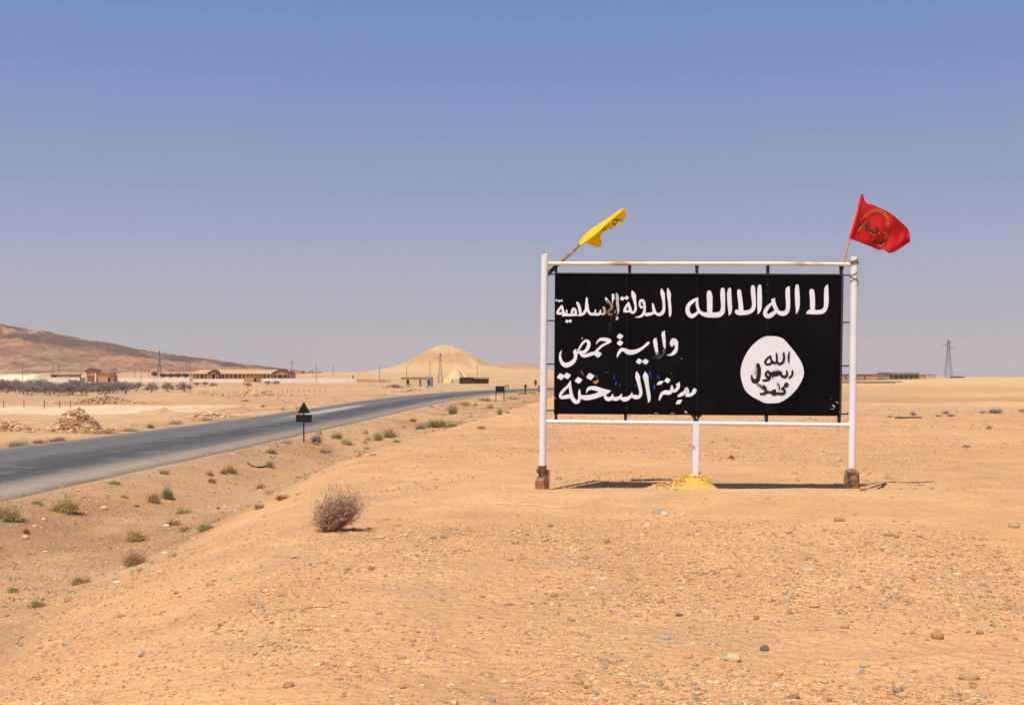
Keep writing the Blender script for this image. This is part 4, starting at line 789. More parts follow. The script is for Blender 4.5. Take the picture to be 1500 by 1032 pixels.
# ------------------------------------------------------------------ pylons and poles
M_steel = mat('grey_galvanised_steel', (.17, .165, .17), .7, var=.1)
M_wood = mat('grey_wood_pole', (.13, .105, .09), .9, var=.2)
def pylon(label, px, py, top, Y, bw, tw, arms, lr=.09, zb=None):
    x = (px - CX) / FPX * Y; k = Y / FPX; z0 = ZC - (py - HY) * k; H = (py - top) * k; t = thing('pylon', label, 'pylon', (x, Y, z0))
    zw = H * .72
    def half(z): return bw * k + (tw * k - bw * k) * min(1, z / zw)
    body = MB()
    for sx in (-1, 1):
        for sy in (-1, 1): 
            body = MB(); body.tube([(x + sx * half(0), Y + sy * half(0), z0 - 2.6), (x + sx * half(zw), Y + sy * half(zw), z0 + zw), (x + sx * half(H) * .8, Y + sy * half(H) * .8, z0 + H * .97)], lr, 4); body.build('leg', M_steel, t)
    b = MB(); z = 0; 
    while z < H * .95:
        dz = max(half(z) * 2.0, .9); z2 = min(z + dz, H * .96); a, c = half(z), half(z2)
        for s in (-1, 1):
            b.tube([(x - a, Y + s * a, z0 + z), (x + c, Y + s * c, z0 + z2)], lr * .55, 3); b.tube([(x + a, Y + s * a, z0 + z), (x - c, Y + s * c, z0 + z2)], lr * .55, 3)
            b.tube([(x + s * a, Y - a, z0 + z), (x + s * c, Y + c, z0 + z2)], lr * .55, 3); b.tube([(x + s * a, Y + a, z0 + z), (x + s * c, Y - c, z0 + z2)], lr * .55, 3)
        z = z2
    b.tube([(x, Y, z0 + H * .9), (x, Y, z0 + H)], lr * 1.2, 4); b.build('lattice', M_steel, t)
    for dx, yy in arms:
        b = MB(); za = ZC - (yy - HY) * k; b.tube([(x, Y - .2, za), (x + dx * k, Y - .2, za)], lr * .9, 4); b.tube([(x, Y - .2, za + 1.4 * k * 1.4), (x + dx * k, Y - .2, za)], lr * .6, 3); b.tube([(x + dx * k * .96, Y - .2, za), (x + dx * k * .96, Y - .2, za - 1.3 * k)], lr * .8, 4); b.build('arm', M_steel, t)
pylon('tall grey lattice pylon on the sand ridge at the far right', 1389.3, 558.5, 496.5, 450, 6.0, 1.6, ((6.5, 501.5), (-9, 505.5), (8, 509.5)), .075)
pylon('slender grey lattice pylon in front of the pointed hill', 645, 561, 516.5, 420, 3.6, .9, ((3, 521), (-3, 524.5), (3, 528)), .06)
pylon('tapering grey lattice pylon against the brown hillside', 233.5, 550.5, 512.5, 700, 3.2, .6, ((2, 517), (-2, 517)), .14)
def pole(label, px, top, base, Y, arm=0, r=None, group=None):
    x = (px - CX) / FPX * Y; k = Y / FPX; z0 = ZC - (base - HY) * k; zt = ZC - (top - HY) * k; r = r or .42 * k; t = thing('telegraph_pole', label, 'pole', (x, Y, z0), group)
    b = MB(); b.tube([(x, Y, min(z0, h1(x, Y)) - .8), (x, Y, zt)], [r, r * .75], 6); b.build('pole', M_wood, t, True)
    if arm:
        for n in range(2 if arm > 2.2 else 1):
            b = MB(); b.tube([(x - arm * k, Y - r, zt - (1.5 + 2 * n) * k), (x + arm * k, Y - r, zt - (1.5 + 2 * n) * k)], r * .6, 4)
            b.build('crossarm', M_wood, t)
for a in (('thin pole with crossarm rising from the pale mound at far left', 33, 530.5, 556, 560, 1.6), ('thin pole just left of the steel tank mast below the hill', 78, 534, 554, 620, 1.2), ('short pole with crossarms behind the dull red shed', 86.3, 533.5, 552, 620, 2.6), ('plain bare pole left of the gatehouse', 118.8, 532, 556, 540, 0),
          ('pole with crossarms midway between gatehouse and tapering pylon', 197.5, 532, 555, 560, 2.4), ('short dark pole right of the crossarm pole below the hill', 206.8, 538.5, 556, 540, 1.4), ('thin pale pole left of the tapering pylon', 218, 536.5, 554, 600, 0),
          ('tall bare pole standing before the left end of the arcaded building', 278.3, 531, 577, 180, .8), ('pole with crossarms at the right end of the arcaded building', 427.6, 528.5, 558, 500, 2.6), ('tall plain pole rising behind the long white wall', 463.2, 532, 560, 470, .8),
          ('thin pole on the far town edge', 488, 536, 549, 800, .8), ('thin pole standing above the low ruined wall', 556, 534, 559, 460, 0), ('leaning thin pole left of the yellow hut roof', 595.5, 536.5, 553, 310, .6), ('dark pole above the yellow hut roof', 629.8, 529, 553, 312, .7), ('thin pole right of the dark shed roof', 699, 535.5, 556, 520, .6)): pole(*a)
# the substation gantry
B = Bld('gantry', 'steel substation gantry frame right of the orange hut', 'gantry', 167, 556, 570)
for x in (161.8, 165.5, 169.8): B.blk('leg', x - .32, x + .32, 537.5, 556, M_steel, 0, .25)
B.blk('beam', 161, 170.6, 539.6, 540.4, M_steel, -.05, .3); B.blk('beam', 161.4, 170.2, 541.8, 542.5, M_steel, -.05, .3)

# ------------------------------------------------------------------ vegetation
def twig_mat(name, col, var=.25): return mat(name, col, .9, var=var, scale=9)
V_GREEN = twig_mat('olive_green_stems', (.42, .35, .155)); V_DGREEN = twig_mat('dark_green_stems', (.26, .24, .115)); V_YEL = twig_mat('straw_yellow_stems', (.58, .43, .18))
V_TAN = twig_mat('dry_tan_stems', (.50, .34, .18)); V_BROWN = twig_mat('dry_brown_stems', (.34, .215, .125)); V_GREY = twig_mat('grey_bare_twigs', (.28, .23, .20)); V_RED = twig_mat('reddish_dry_stems', (.38, .19, .08))
VM = dict(g=V_GREEN, d=V_DGREEN, y=V_YEL, t=V_TAN, b=V_BROWN, r=V_RED, k=V_GREY)
def shrub(name, label, cat, g, w, h, m, seed, n=260, lean=(0, 0), group=None, tw=1.0, m2=None):
    r_ = random.Random(seed); b = MB(); b2 = MB(); lob = [(r_.uniform(-.38, .38), r_.uniform(-.3, .3), r_.uniform(.55, 1.0)) for _ in range(5)]
    for i in range(n):
        lx, ly, lh = r_.choice(lob); ph = r_.uniform(0, 2 * math.pi); el = math.acos(r_.uniform(.02, 1)); rr = r_.uniform(.55, 1.05)
        x0, y0 = g.x + lx * w * .55 + r_.gauss(0, .05) * w, g.y + ly * w * .55
        d = Vector((math.cos(ph) * math.sin(el) * w * .36 + lean[0] * h, math.sin(ph) * math.sin(el) * w * .36 + lean[1] * h, math.cos(el) * h * lh)) * rr
        p0 = Vector((x0, y0, g.z - .02)); mid = p0 + d * .55 + Vector((r_.gauss(0, .05) * w, r_.gauss(0, .05) * w, .05 * h)); p1 = p0 + d + Vector((r_.gauss(0, .05) * w, r_.gauss(0, .05) * w, -abs(r_.gauss(0, .06)) * h))
        t = max(.007, .012 * max(w, h)) * r_.uniform(.7, 1.3) * tw; a = r_.uniform(0, math.pi); s = Vector((math.cos(a), math.sin(a), .2)) * t
        q = b2 if (m2 and r_.random() < .3) else b
        q.add([p0 - s * .5, p0 + s * .5, mid + s * .5, mid - s * .5, p1], [(0, 1, 2, 3), (3, 2, 4)])
        for _ in range(2):       # leaf sprays along the outer half
            f = r_.uniform(.45, 1); c = p0 + d * f + Vector((r_.gauss(0, .05) * w, r_.gauss(0, .05) * w, r_.gauss(0, .05) * h)); c.z = max(c.z, g.z + .02 * h)
            u = Vector((r_.gauss(0, 1), r_.gauss(0, 1), r_.gauss(0, 1))).normalized() * t * 2.4; v_ = Vector((r_.gauss(0, 1), r_.gauss(0, 1), r_.gauss(0, 1))).normalized() * t * 1.2
            q.add([c, c + u + v_, c + u * 1.6, c + u - v_], [(0, 1, 2, 3)])
    if m2:
        t = thing(name, label, cat, g, group); b.build('foliage', m, t); b2.build('dry_stems', m2, t); return t
    o = b.build(name, m, None, loc=g); return tag(o, label, cat, group)
SH = [ # base px, base py, width, height, colour, label
 (8, 762, 52, 34, 'yg', 'large olive shrub cut by the left picture edge beside the road'), (97, 750, 50, 29, 'yg', 'wide yellowish green shrub nearest the road edge at lower left'), (52, 739, 22, 8, 'gb', 'small flat shrub between the left edge shrub and the wide yellowish shrub'),
 (167, 710, 17, 9, 'g', 'small grey green tuft close to the road edge at left'), (240, 695, 15, 9, 'g', 'small green tuft on the road shoulder above the dark green shrub'), (224, 737, 22, 19, 'by', 'brown half of a pair of touching shrubs below the road'),
 (240, 731, 26, 26, 'd', 'dark green half of a pair of touching shrubs below the road'), (182, 730, 12, 7, 't', 'tiny dry tan tuft left of the paired shrubs'), (270, 753, 26, 14, 'g', 'round green tuft below the dark green shrub'),
 (204, 793, 44, 22, 'yt', 'broad straw yellow shrub in the ditch'), (254, 769, 24, 12, 't', 'dry tan tuft right of the straw yellow shrub'), (302, 777, 27, 14, 'g', 'green spreading shrub at the foot of the bank'), (273, 778, 22, 9, 'tg', 'thin faded tuft left of the spreading shrub at the bank foot'),
 (199, 829, 40, 32, 't', 'pale airy dry bush at the foot of the bank'), (57, 890, 24, 13, 'gt', 'small sparse green tuft at lower left on the slope'), (120, 855, 26, 14, 't', 'faint dry tuft on the slope at lower left'), (20, 868, 16, 10, 'gt', 'tiny green tuft by the left picture edge in the ditch'), (308, 697, 12, 10, 'b', 'small brown tuft left of the two dry tufts by the dark stick'), (309, 708, 15, 9, 'bt', 'tan tuft just below the small brown tuft in the ditch'), (326, 695, 10, 9, 'b', 'tiny brown tuft touching a wider dry tuft'),
 (337, 694, 25, 13, 'bg', 'wide brownish green tuft left of the dark stick'), (393, 686, 16, 12, 'gb', 'small shrub at the right end of the dark stick'), (395, 665, 20, 10, 'b', 'dry brown tuft above the dark stick'), (382, 717, 12, 9, 'b', 'tiny brown tuft below the dark stick'),
 (380, 746, 13, 9, 'b', 'brown dried tuft on the crest of the bank'), (37, 782, 12, 10, 'r', 'small reddish tuft beside a cream stone at left'), (415, 732, 22, 9, 'r', 'low reddish tuft on the bank crest left of the tumbleweed'),
 (29, 656, 34, 13, 'g', 'rounded green shrub beyond the road at far left'), (57, 650, 17, 8, 'b', 'small brown shrub beyond the road beside the rounded green shrub'), (82, 648, 30, 8, 'rt', 'orange brown flat shrub beyond the road'), (192, 633, 34, 7, 'tg', 'long low faded strip of weeds on the far road edge'),
 (221, 628, 15, 9, 'd', 'dark green tuft on the far road edge'), (150, 636, 40, 6, 't', 'flat tan weeds on the far road edge left of the dark tuft'), (255, 622, 26, 6, 'tg', 'flat faded weeds on the far road edge right of the dark tuft'), (302, 617, 20, 6, 't', 'low weeds beside a small stone scatter beyond the road'), (385, 597, 10, 5, 'd', 'small dark round bush beyond the road left of the triangle sign'), (413, 601, 12, 5, 'g', 'small green weeds on the far road edge left of the triangle sign'), (437, 600, 12, 7, 'y', 'straw weeds behind the triangle sign beyond the road'),
 (464, 649, 21, 15, 'bk', 'grey brown bush just right of the triangle sign pole'), (467, 637, 9, 10, 'yb', 'olive sprig growing above the grey brown bush'), (493, 643, 18, 12, 'd', 'dark green bush right of the triangle sign'), (508, 652, 23, 11, 'gy', 'yellow green bush touching the dark green one'),
 (418, 642, 16, 5, 'gt', 'low green strip at the road edge left of the triangle sign'), (419, 650, 20, 6, 't', 'faded flat tuft left of the triangle sign pole'), (476, 664, 22, 9, 'tk', 'dry flat bush below the triangle sign'), (535, 636, 9, 6, 'g', 'tiny green tuft right of the yellow green bush'), (541, 646, 12, 8, 'g', 'small green tuft left of the twin green bushes'),
 (554, 646, 22, 15, 'gd', 'left of the twin green bushes in the ditch'), (574, 642, 28, 14, 'dg', 'right of the twin green bushes in the ditch'), (584, 649, 18, 7, 'g', 'low green tuft below the twin green bushes'), (537, 659, 10, 6, 'g', 'small isolated green tuft below the ditch bushes'), (534, 650, 8, 5, 'gt', 'tiny faded tuft in the ditch beside the small green tuft'), (525, 670, 9, 5, 't', 'tiny tan tuft on the bank edge below the ditch bushes'),
 (590, 627, 12, 6, 'yg', 'small olive tuft between the twin bushes and the big low thicket'), (604, 618, 14, 7, 'b', 'brown tuft left of the big low green thicket'), (616, 629, 17, 8, 'k', 'grey tuft at the left foot of the big low thicket'), (640, 626, 44, 16, 'dg', 'big low dark green thicket on the bank edge'), (665, 626, 22, 9, 'gt', 'faded green tuft at the right of the big low thicket'),
 (665, 607, 17, 17, 'dg', 'upright green bush above the big low thicket'), (631, 597, 12, 4, 'g', 'low green weeds on the near road edge above the thicket'), (682, 595, 22, 10, 'yg', 'olive bush right of the upright bush near the road'), (695, 595, 12, 8, 'y', 'straw tuft touching the olive bush near the road'), (710, 588, 18, 7, 'g', 'flat green bush left of the black board'),
 (719, 599, 16, 9, 'g', 'round green bush below the black board'), (734, 608, 12, 11, 'dg', 'dark green tuft right of the round bush below the board'), (744, 606, 7, 5, 'g', 'tiny green tuft right of the dark green tuft'), (705, 629, 12, 6, 'r', 'orange dry tuft on the sandy plain left of the billboard'), (762, 578, 20, 5, 'yt', 'low straw weeds around the small distant triangle sign'), (778, 577, 16, 5, 'yg', 'low green weeds left of the billboard post'), (655, 602, 9, 6, 'g', 'small green tuft left of the upright bush'), (690, 612, 9, 5, 't', 'tiny tan tuft below the olive bush near the road'), (751, 586, 18, 5, 'yg', 'low straw green weeds right of the black board posts'),
 (1337, 609, 13, 8, 'kb', 'leftmost grey bush on the sandy plain right of the billboard'), (1384, 607, 13, 6, 'kb', 'middle grey bush above a low brown one on the right plain'), (1392, 611, 14, 5, 'bk', 'low brown bush just below the middle grey bush on the right'), (1438, 606, 13, 5, 'k', 'flat grey bush left of the largest right hand bush'),
 (1458, 606, 20, 9, 'kb', 'largest dark grey bush on the right plain'), (1496, 604, 14, 5, 'k', 'grey bush cut by the right picture edge'), (1303, 612, 8, 4, 'b', 'tiny brown tuft just right of the billboard post'), (1375, 611, 9, 4, 'b', 'tiny brown tuft left of the low brown bush on the right'), (1073, 673, 10, 8, 'r', 'small reddish tuft seen under the billboard'), (1449, 629, 10, 7, 'b', 'dry sprig on the plain below the largest right hand bush'), (1415, 656, 12, 5, 'b', 'dry sprig lower down at the right'), (1003, 716, 8, 5, 't', 'tiny dry grass tuft at the foot of the yellow earth heap')]
for i, (px, py, w, h, c, lb) in enumerate(SH):
    g = hit(px, py - 1); k = g.y / FPX; small = w < 14
    shrub('shrub', lb, 'shrub', g, w * k * 1.28, h * k * 1.38, VM[c[0]], 100 + i, 170 if small else (700 if w > 34 else 420), tw=1.1 if small else .7 if w > 30 else .85, m2=VM[c[1]] if len(c) > 1 and not small else None)
def weeds():                       # sparse dry ground cover of the verge, the ditch and the far road side
    r_ = random.Random(77); b = MB(); n = 0
    while n < 900:
        y = math.exp(r_.uniform(math.log(16), math.log(230))); f = r_.random(); xn, xb, xf = float(np.interp(y, NY, NX)), float(np.interp(y, BY, BX)), float(np.interp(y, FY, FX))
        x = xn + .5 + (xb - xn) * f if r_.random() < .72 else xf - .4 - abs(r_.gauss(0, 5))
        if vnoise(np.array([x / 2.5]), np.array([y / 5.0]), 5)[0] < .02 or abs(x / y) > .5: continue
        n += 1; z = h1(x, y); s = r_.uniform(.03, .10) * (1 + y / 70); c = r_.choice([(.46, .32, .17), (.40, .29, .15), (.33, .28, .13), (.36, .23, .13), (.27, .23, .11)])
        for k in range(14):
            a = r_.uniform(0, 6.28); l = s * r_.uniform(.5, 1.4); d = Vector((math.cos(a) * l, math.sin(a) * l, l * r_.uniform(.2, .9))); p = Vector((x + r_.gauss(0, s * .6), y + r_.gauss(0, s * .6), z - .01)); w_ = Vector((-math.sin(a), math.cos(a), 0)) * s * .10
            b.add([p - w_, p + w_, p + d], [(0, 1, 2)], c)
    tag(b.build('dry_weeds', mat('dry_weed_stems', (.4, .3, .15), .9, var=.2, attr='tint')), kind='stuff')
weeds()
# the tumbleweed
def tumbleweed():
    g = hit(481, 778); k = g.y / FPX; r_ = random.Random(5); b = MB(); ax = Vector((.62, .10, .80)).normalized(); sd = Vector((.86, 0, -.5)); L0 = 64 * k
    def seg(p, q, t):
        a = r_.uniform(0, math.pi); s = Vector((math.cos(a), math.sin(a), .3)) * t; b.add([p - s, p + s, q + s * .6, q - s * .6], [(0, 1, 2, 3)])
    for i in range(680):
        p = g + Vector((r_.gauss(0, 9) * k, r_.gauss(0, 7) * k, r_.uniform(-.02, .10))); d0 = Vector((r_.gauss(-.12, .40), r_.gauss(0, .42), 0)); d = (ax + d0).normalized(); L = L0 * r_.uniform(.55, 1.02) * (1 - .30 * min(1.2, d0.length)); n = 4
        if d.z < .1: d.z = .1
        for j in range(n):
            q = p + d * L / n + Vector((r_.gauss(0, .018), r_.gauss(0, .018), r_.gauss(0, .014))); seg(p, q, .0042 * (1 - .15 * j)); p = q; d = (d + Vector((.06, 0, .03)) + Vector((r_.gauss(0, .13), r_.gauss(0, .13), r_.gauss(0, .1)))).normalized()
            if j >= 0:
                for _ in range(3):
                    e = (d + Vector((r_.gauss(0, .55), r_.gauss(0, .55), r_.gauss(0, .45)))).normalized(); seg(p, p + e * L * r_.uniform(.06, .17), .0030)
    tag(b.build('tumbleweed', mat('grey_brown_dry_twigs', (.46, .30, .20), .9, var=.3, scale=14), None, loc=g), 'bushy grey brown tumbleweed alone on the sandy bank left of the billboard', 'tumbleweed')
tumbleweed()
# leafless orchard
def bare_tree(seed, H, W):
    r_ = random.Random(seed); tr = MB(); cr = MB()
    tr.tube([(0, 0, -.15), (r_.gauss(0, .05), 0, .15), (r_.gauss(0, .1), 0, .4)], [.07, .055, .04], 6)
    def br(p, d, L, r, lv):
        q = p + d * L + Vector((r_.gauss(0, .07), r_.gauss(0, .07), 0)) * L
        cr.tube([p, q], [r, r * .7], 3, cap=False)
        if lv >= 4: return
        for _ in range((4, 4, 4, 3)[lv]):
            e = (d * .8 + Vector((r_.gauss(0, .5), r_.gauss(0, .5), r_.gauss(.12, .25)))).normalized(); br(p + (q - p) * r_.uniform(.35, 1), e, L * r_.uniform(.55, .85), max(r * .62, .011), lv + 1)
    for k in range(7):
        a = k * .9 + r_.uniform(-.3, .3); e = Vector((math.cos(a) * W, math.sin(a) * W, r_.uniform(.35, 1.3))).normalized(); br(Vector((r_.gauss(0, .12), r_.gauss(0, .12), r_.uniform(.0, .38))), e, H * .34, .028, 0)
    return tr, cr
BT = []
for s_ in range(4):
    t = thing('bare_tree', 'x', 'tree', (0, 0, 0), 'leafless orchard trees below the hill'); a, c = bare_tree(40 + s_ * 7, 2.05, .8); a.build('trunk', V_BROWN, t); c.build('crown', V_GREY, t); BT.append(t)
def put(proto, first, loc, rz, sc, label):
    if first: r = proto; ch = []
    else:
        r = proto.copy(); COL.objects.link(r)
        for c in proto.children: d = c.copy(); COL.objects.link(d); d.parent = r
    r.location = loc; r.rotation_euler = (0, 0, rz); r.scale = (sc, sc, sc); r['label'] = label; return r
TX = []; r_ = random.Random(3); x = -20
while x < 188: TX.append((x, 577 + r_.uniform(-4.5, 3.0), r_.uniform(.85, 1.2))); x += r_.uniform(3.8, 6.8)
for i, (px, py, sc) in enumerate(TX):
    px2 = px; g = hit(px, py)
    put(BT[i % 4], i < 4, g, r_.uniform(0, 6), sc * g.y / 165, 'grey leafless orchard tree in the crowded row of bare trees at left')
for px, py, sc, lb in ((199, 575, .95, 'separate bare tree just right of the crowded orchard row'), (222, 575, .9, 'bare tree third from the right end of the orchard row'), (246, 574, .85, 'bare tree second from the right end of the orchard row'), (270, 574, .9, 'rightmost bare grey tree of the orchard beside the tall pole'),
                       (288, 566, .4, 'small bare sapling right of the tall pole'), (300, 566, .45, 'small bare sapling below the gabled porch'), (313, 567, .4, 'lone bare sapling below the left arcade columns'), (363, 568, .45, 'small bare sapling below the plain tan hut'), (392, 565, .45, 'bare bush in front of the long white wall'), (405, 564, .4, 'second bare bush in front of the long white wall'), (260, 568, .3, 'tiny bare sapling behind the orchard end')):
    g = hit(px, py); t = put(BT[int(px) % 4], False, g, r_.uniform(0, 6), sc * g.y / 165, lb); t['group'] = 'leafless orchard trees below the hill'
def round_tree(label, px, py, w, h, Y, seed, n=500, m=None):
    x = (px - CX) / FPX * Y; k = Y / FPX; g = Vector((x, Y, ZC - (py - HY) * k)); r_ = random.Random(seed); t = thing('dark_tree', label, 'tree', g); b = MB(); b.tube([g - Vector((0, 0, 2.2)), g + Vector((0, 0, h * k * .5))], [.25, .12], 6); b.build('trunk', V_BROWN, t); b = MB()
    for i in range(n):
        v = Vector((r_.gauss(0, 1), r_.gauss(0, 1), r_.gauss(0, 1))).normalized() * r_.uniform(.35, 1) ** .5; c = g + Vector((v.x * w * k / 2, v.y * w * k / 2, h * k * .55 + v.z * h * k * .45)); u = Vector((r_.gauss(0, 1), r_.gauss(0, 1), r_.gauss(0, 1))).normalized() * .35; q = Vector((r_.gauss(0, 1), r_.gauss(0, 1), r_.gauss(0, 1))).normalized() * .25
        b.add([c - u, c + q, c + u, c - q], [(0, 1, 2, 3)])
    b.build('crown', m or V_DGREEN, t)
M_farleaf = twig_mat('dusty_far_foliage', (.12, .10, .075))
round_tree('round dark tree just left of the tapering pylon', 226, 551, 9, 7, 640, 1, m=M_farleaf)
for i, (x, w, lb) in enumerate(((240, 12, 'dark dusty tree right of the tapering pylon'), (250, 12, 'second dark dusty tree in the clump before the arcaded building'), (261, 13, 'third dusty tree of the clump left of the tall pole'), (272, 11, 'dusty tree touching the tall bare pole'))): round_tree(lb, x, 552.5, w, 6.0, 600, 10 + i, m=M_farleaf)
round_tree('small dark cypress on the far right of the road bend', 784.5, 563.5, 1.8, 7, 300, 33, 120)

# ------------------------------------------------------------------ rubble, stones, sticks, heaps
def rockv(r_, sx, sy, sz):
    ph = (1 + 5 ** .5) / 2; vs = [(-1, ph, 0), (1, ph, 0), (-1, -ph, 0), (1, -ph, 0), (0, -1, ph), (0, 1, ph), (0, -1, -ph), (0, 1, -ph), (ph, 0, -1), (ph, 0, 1), (-ph, 0, -1), (-ph, 0, 1)]
    o = []; a = r_.uniform(0, 6.28); ca, sa = math.cos(a), math.sin(a)
    for v in vs:
        f = r_.uniform(.72, 1.18) / 1.9; x, y, z = v[0] * sx * f, v[1] * sy * f, v[2] * sz * f; o.append((x * ca - y * sa, x * sa + y * ca, z))
    return o
ICO = [(0, 11, 5), (0, 5, 1), (0, 1, 7), (0, 7, 10), (0, 10, 11), (1, 5, 9), (5, 11, 4), (11, 10, 2), (10, 7, 6), (7, 1, 8), (3, 9, 4), (3, 4, 2), (3, 2, 6), (3, 6, 8), (3, 8, 9), (4, 9, 5), (2, 4, 11), (6, 2, 10), (8, 6, 7), (9, 8, 1)]
M_stone = mat('desert_stone', (.5, .4, .3), .9, var=.15, scale=12, attr='tint', bump=.006, bscale=45)
def heap(name, label, px, py, wpx, hpx, n, size, cols, seed, Y=None, dep=1.0):
    g = base_at(px, py, Y); k = g.y / FPX; r_ = random.Random(seed); b = MB(); W, H = wpx * k / 2, hpx * k
    for i in range(n):
        u, v = r_.uniform(-1, 1), r_.uniform(-1, 1); x, y = g.x + u * W, g.y + v * W * dep; top = H * max(0, 1 - abs(u) ** 1.7) * max(0, 1 - v * v) * (.8 + .4 * r_.random()); s = size * r_.uniform(.5, 1.25)
        z = h1(x, y) + top; c = Vector(r_.choice(cols)) * r_.uniform(.8, 1.15)
        b.add([(x + p[0], y + p[1], z + p[2]) for p in rockv(r_, s, s * .8, s * .6)], ICO, tuple(c))
    for i in range(n // 3):            # stones strewn round the foot
        u, v = r_.gauss(0, .75), r_.gauss(0, .8); x, y = g.x + u * W, g.y + v * W * dep - .2; s = size * r_.uniform(.25, .8); c = Vector(r_.choice(cols)) * r_.uniform(.85, 1.15)
        b.add([(x + p[0], y + p[1], h1(x, y) + s * .2 + p[2]) for p in rockv(r_, s, s * .8, s * .6)], ICO, tuple(c))
    nx, ny = 26, 14; V = []            # earthy core under the loose stones
    for i in range(nx):
        for j in range(ny):
            u, v = i / (nx - 1) * 2 - 1, j / (ny - 1) * 2 - 1; x, y = g.x + u * W, g.y + v * W * dep; V.append((x, y, h1(x, y) - .05 + H * .92 * max(0, 1 - abs(u) ** 1.7) * max(0, 1 - v * v)))
    b.add(V, [(i * ny + j, (i + 1) * ny + j, (i + 1) * ny + j + 1, i * ny + j + 1) for i in range(nx - 1) for j in range(ny - 1)], (.57, .345, .165))
    return tag(b.build(name, M_stone, None, loc=g), label, 'rubble')
RC = [(.55, .35, .17), (.48, .28, .13), (.60, .41, .22), (.36, .20, .10), (.30, .17, .09)]
heap('rubble_heap', 'domed heap of broken tan stones between the pale track and the road', 112, 631, 66, 27, 900, .19, RC, 1, dep=.7)
heap('rubble_heap', 'low grey and tan rubble heap cut by the left picture edge', 8, 630, 66, 13, 380, .18, RC + [(.42, .33, .25)], 2, dep=.6)
heap('rubble_heap', 'long pale stony bank beyond the pale track', 150, 591, 100, 10, 800, .22, RC, 3, dep=.35)
heap('rubble_heap', 'reddish rubble ridge in the middle of the left plain', 302, 581, 64, 6, 300, .34, [(.52, .29, .13), (.44, .24, .11), (.6, .4, .2)], 4, dep=.3)
heap('rubble_heap', 'right hand end of the reddish rubble ridge below the long white wall', 372, 579.5, 100, 6, 460, .34, [(.54, .31, .14), (.44, .24, .11), (.6, .4, .2)], 5, dep=.25)
heap('rubble_heap', 'scattered pale stones on the low mound beyond the road', 305, 611, 64, 6, 110, .15, [(.60, .44, .28), (.55, .36, .18), (.45, .32, .20)], 6, dep=.6)
heap('rubble_heap', 'dark rubble strip left of the pale yellow hut', 578, 568, 22, 4, 110, .5, [(.16, .11, .08), (.3, .2, .12), (.45, .3, .17)], 7, dep=.3)
heap('rubble_heap', 'low orange earth clods below the pale yellow hut', 604, 574, 40, 5, 120, .30, [(.54, .34, .16), (.58, .39, .2)], 8, dep=.4)
mound('earth_mound', 'smooth tan earth mound between the pale track and the road', 'mound', [(175, 612), (195, 605.5), (215, 603), (232, 599.5), (241, 598), (250, 602), (262, 603), (280, 607), (300, 612)], 88, 3.5, mat('tan_soil', (.54, .33, .16), .95, var=.08, scale=2, bump=.08, bscale=4), .5, 11)
mound('earth_mound', 'broad brown earth bank below the leafless orchard', 'mound', [(160, 588), (185, 581), (215, 578), (250, 575.5), (290, 578), (330, 580), (360, 586)], 132, 6, mat('brown_soil', (.50, .295, .14), .95, var=.1, scale=1, bump=.06, bscale=5), .15, 12)
mound('earth_mound', 'low orange mound behind the black board posts', 'mound', [(706, 585), (716, 581), (724, 578.5), (733, 580), (742, 585)], hit(723, 585).y + 4, 2.5, mat('orange_soil', (.58, .33, .16), .95, var=.08), .1, 13)
g = hit(246, 581); b = MB(); k = g.y / FPX
b.add([(g.x - 7 * k, g.y, g.z + 3.2 * k), (g.x + 6 * k, g.y - .3, g.z + 4 * k), (g.x + 7 * k, g.y + 1, g.z + .5 * k), (g.x - 1 * k, g.y - .6, g.z - .4 * k), (g.x - 6 * k, g.y + .2, g.z + 2.4 * k), (g.x + 6 * k, g.y + .4, g.z + 3.0 * k)], [(0, 1, 5, 4), (4, 5, 2, 3), (0, 4, 3), (1, 2, 5)])
tag(b.build('concrete_slab', mat('brown_slab', (.26, .14, .085), .9), None, loc=g), 'tilted dark brown slab on the earth bank below the orchard', 'slab')
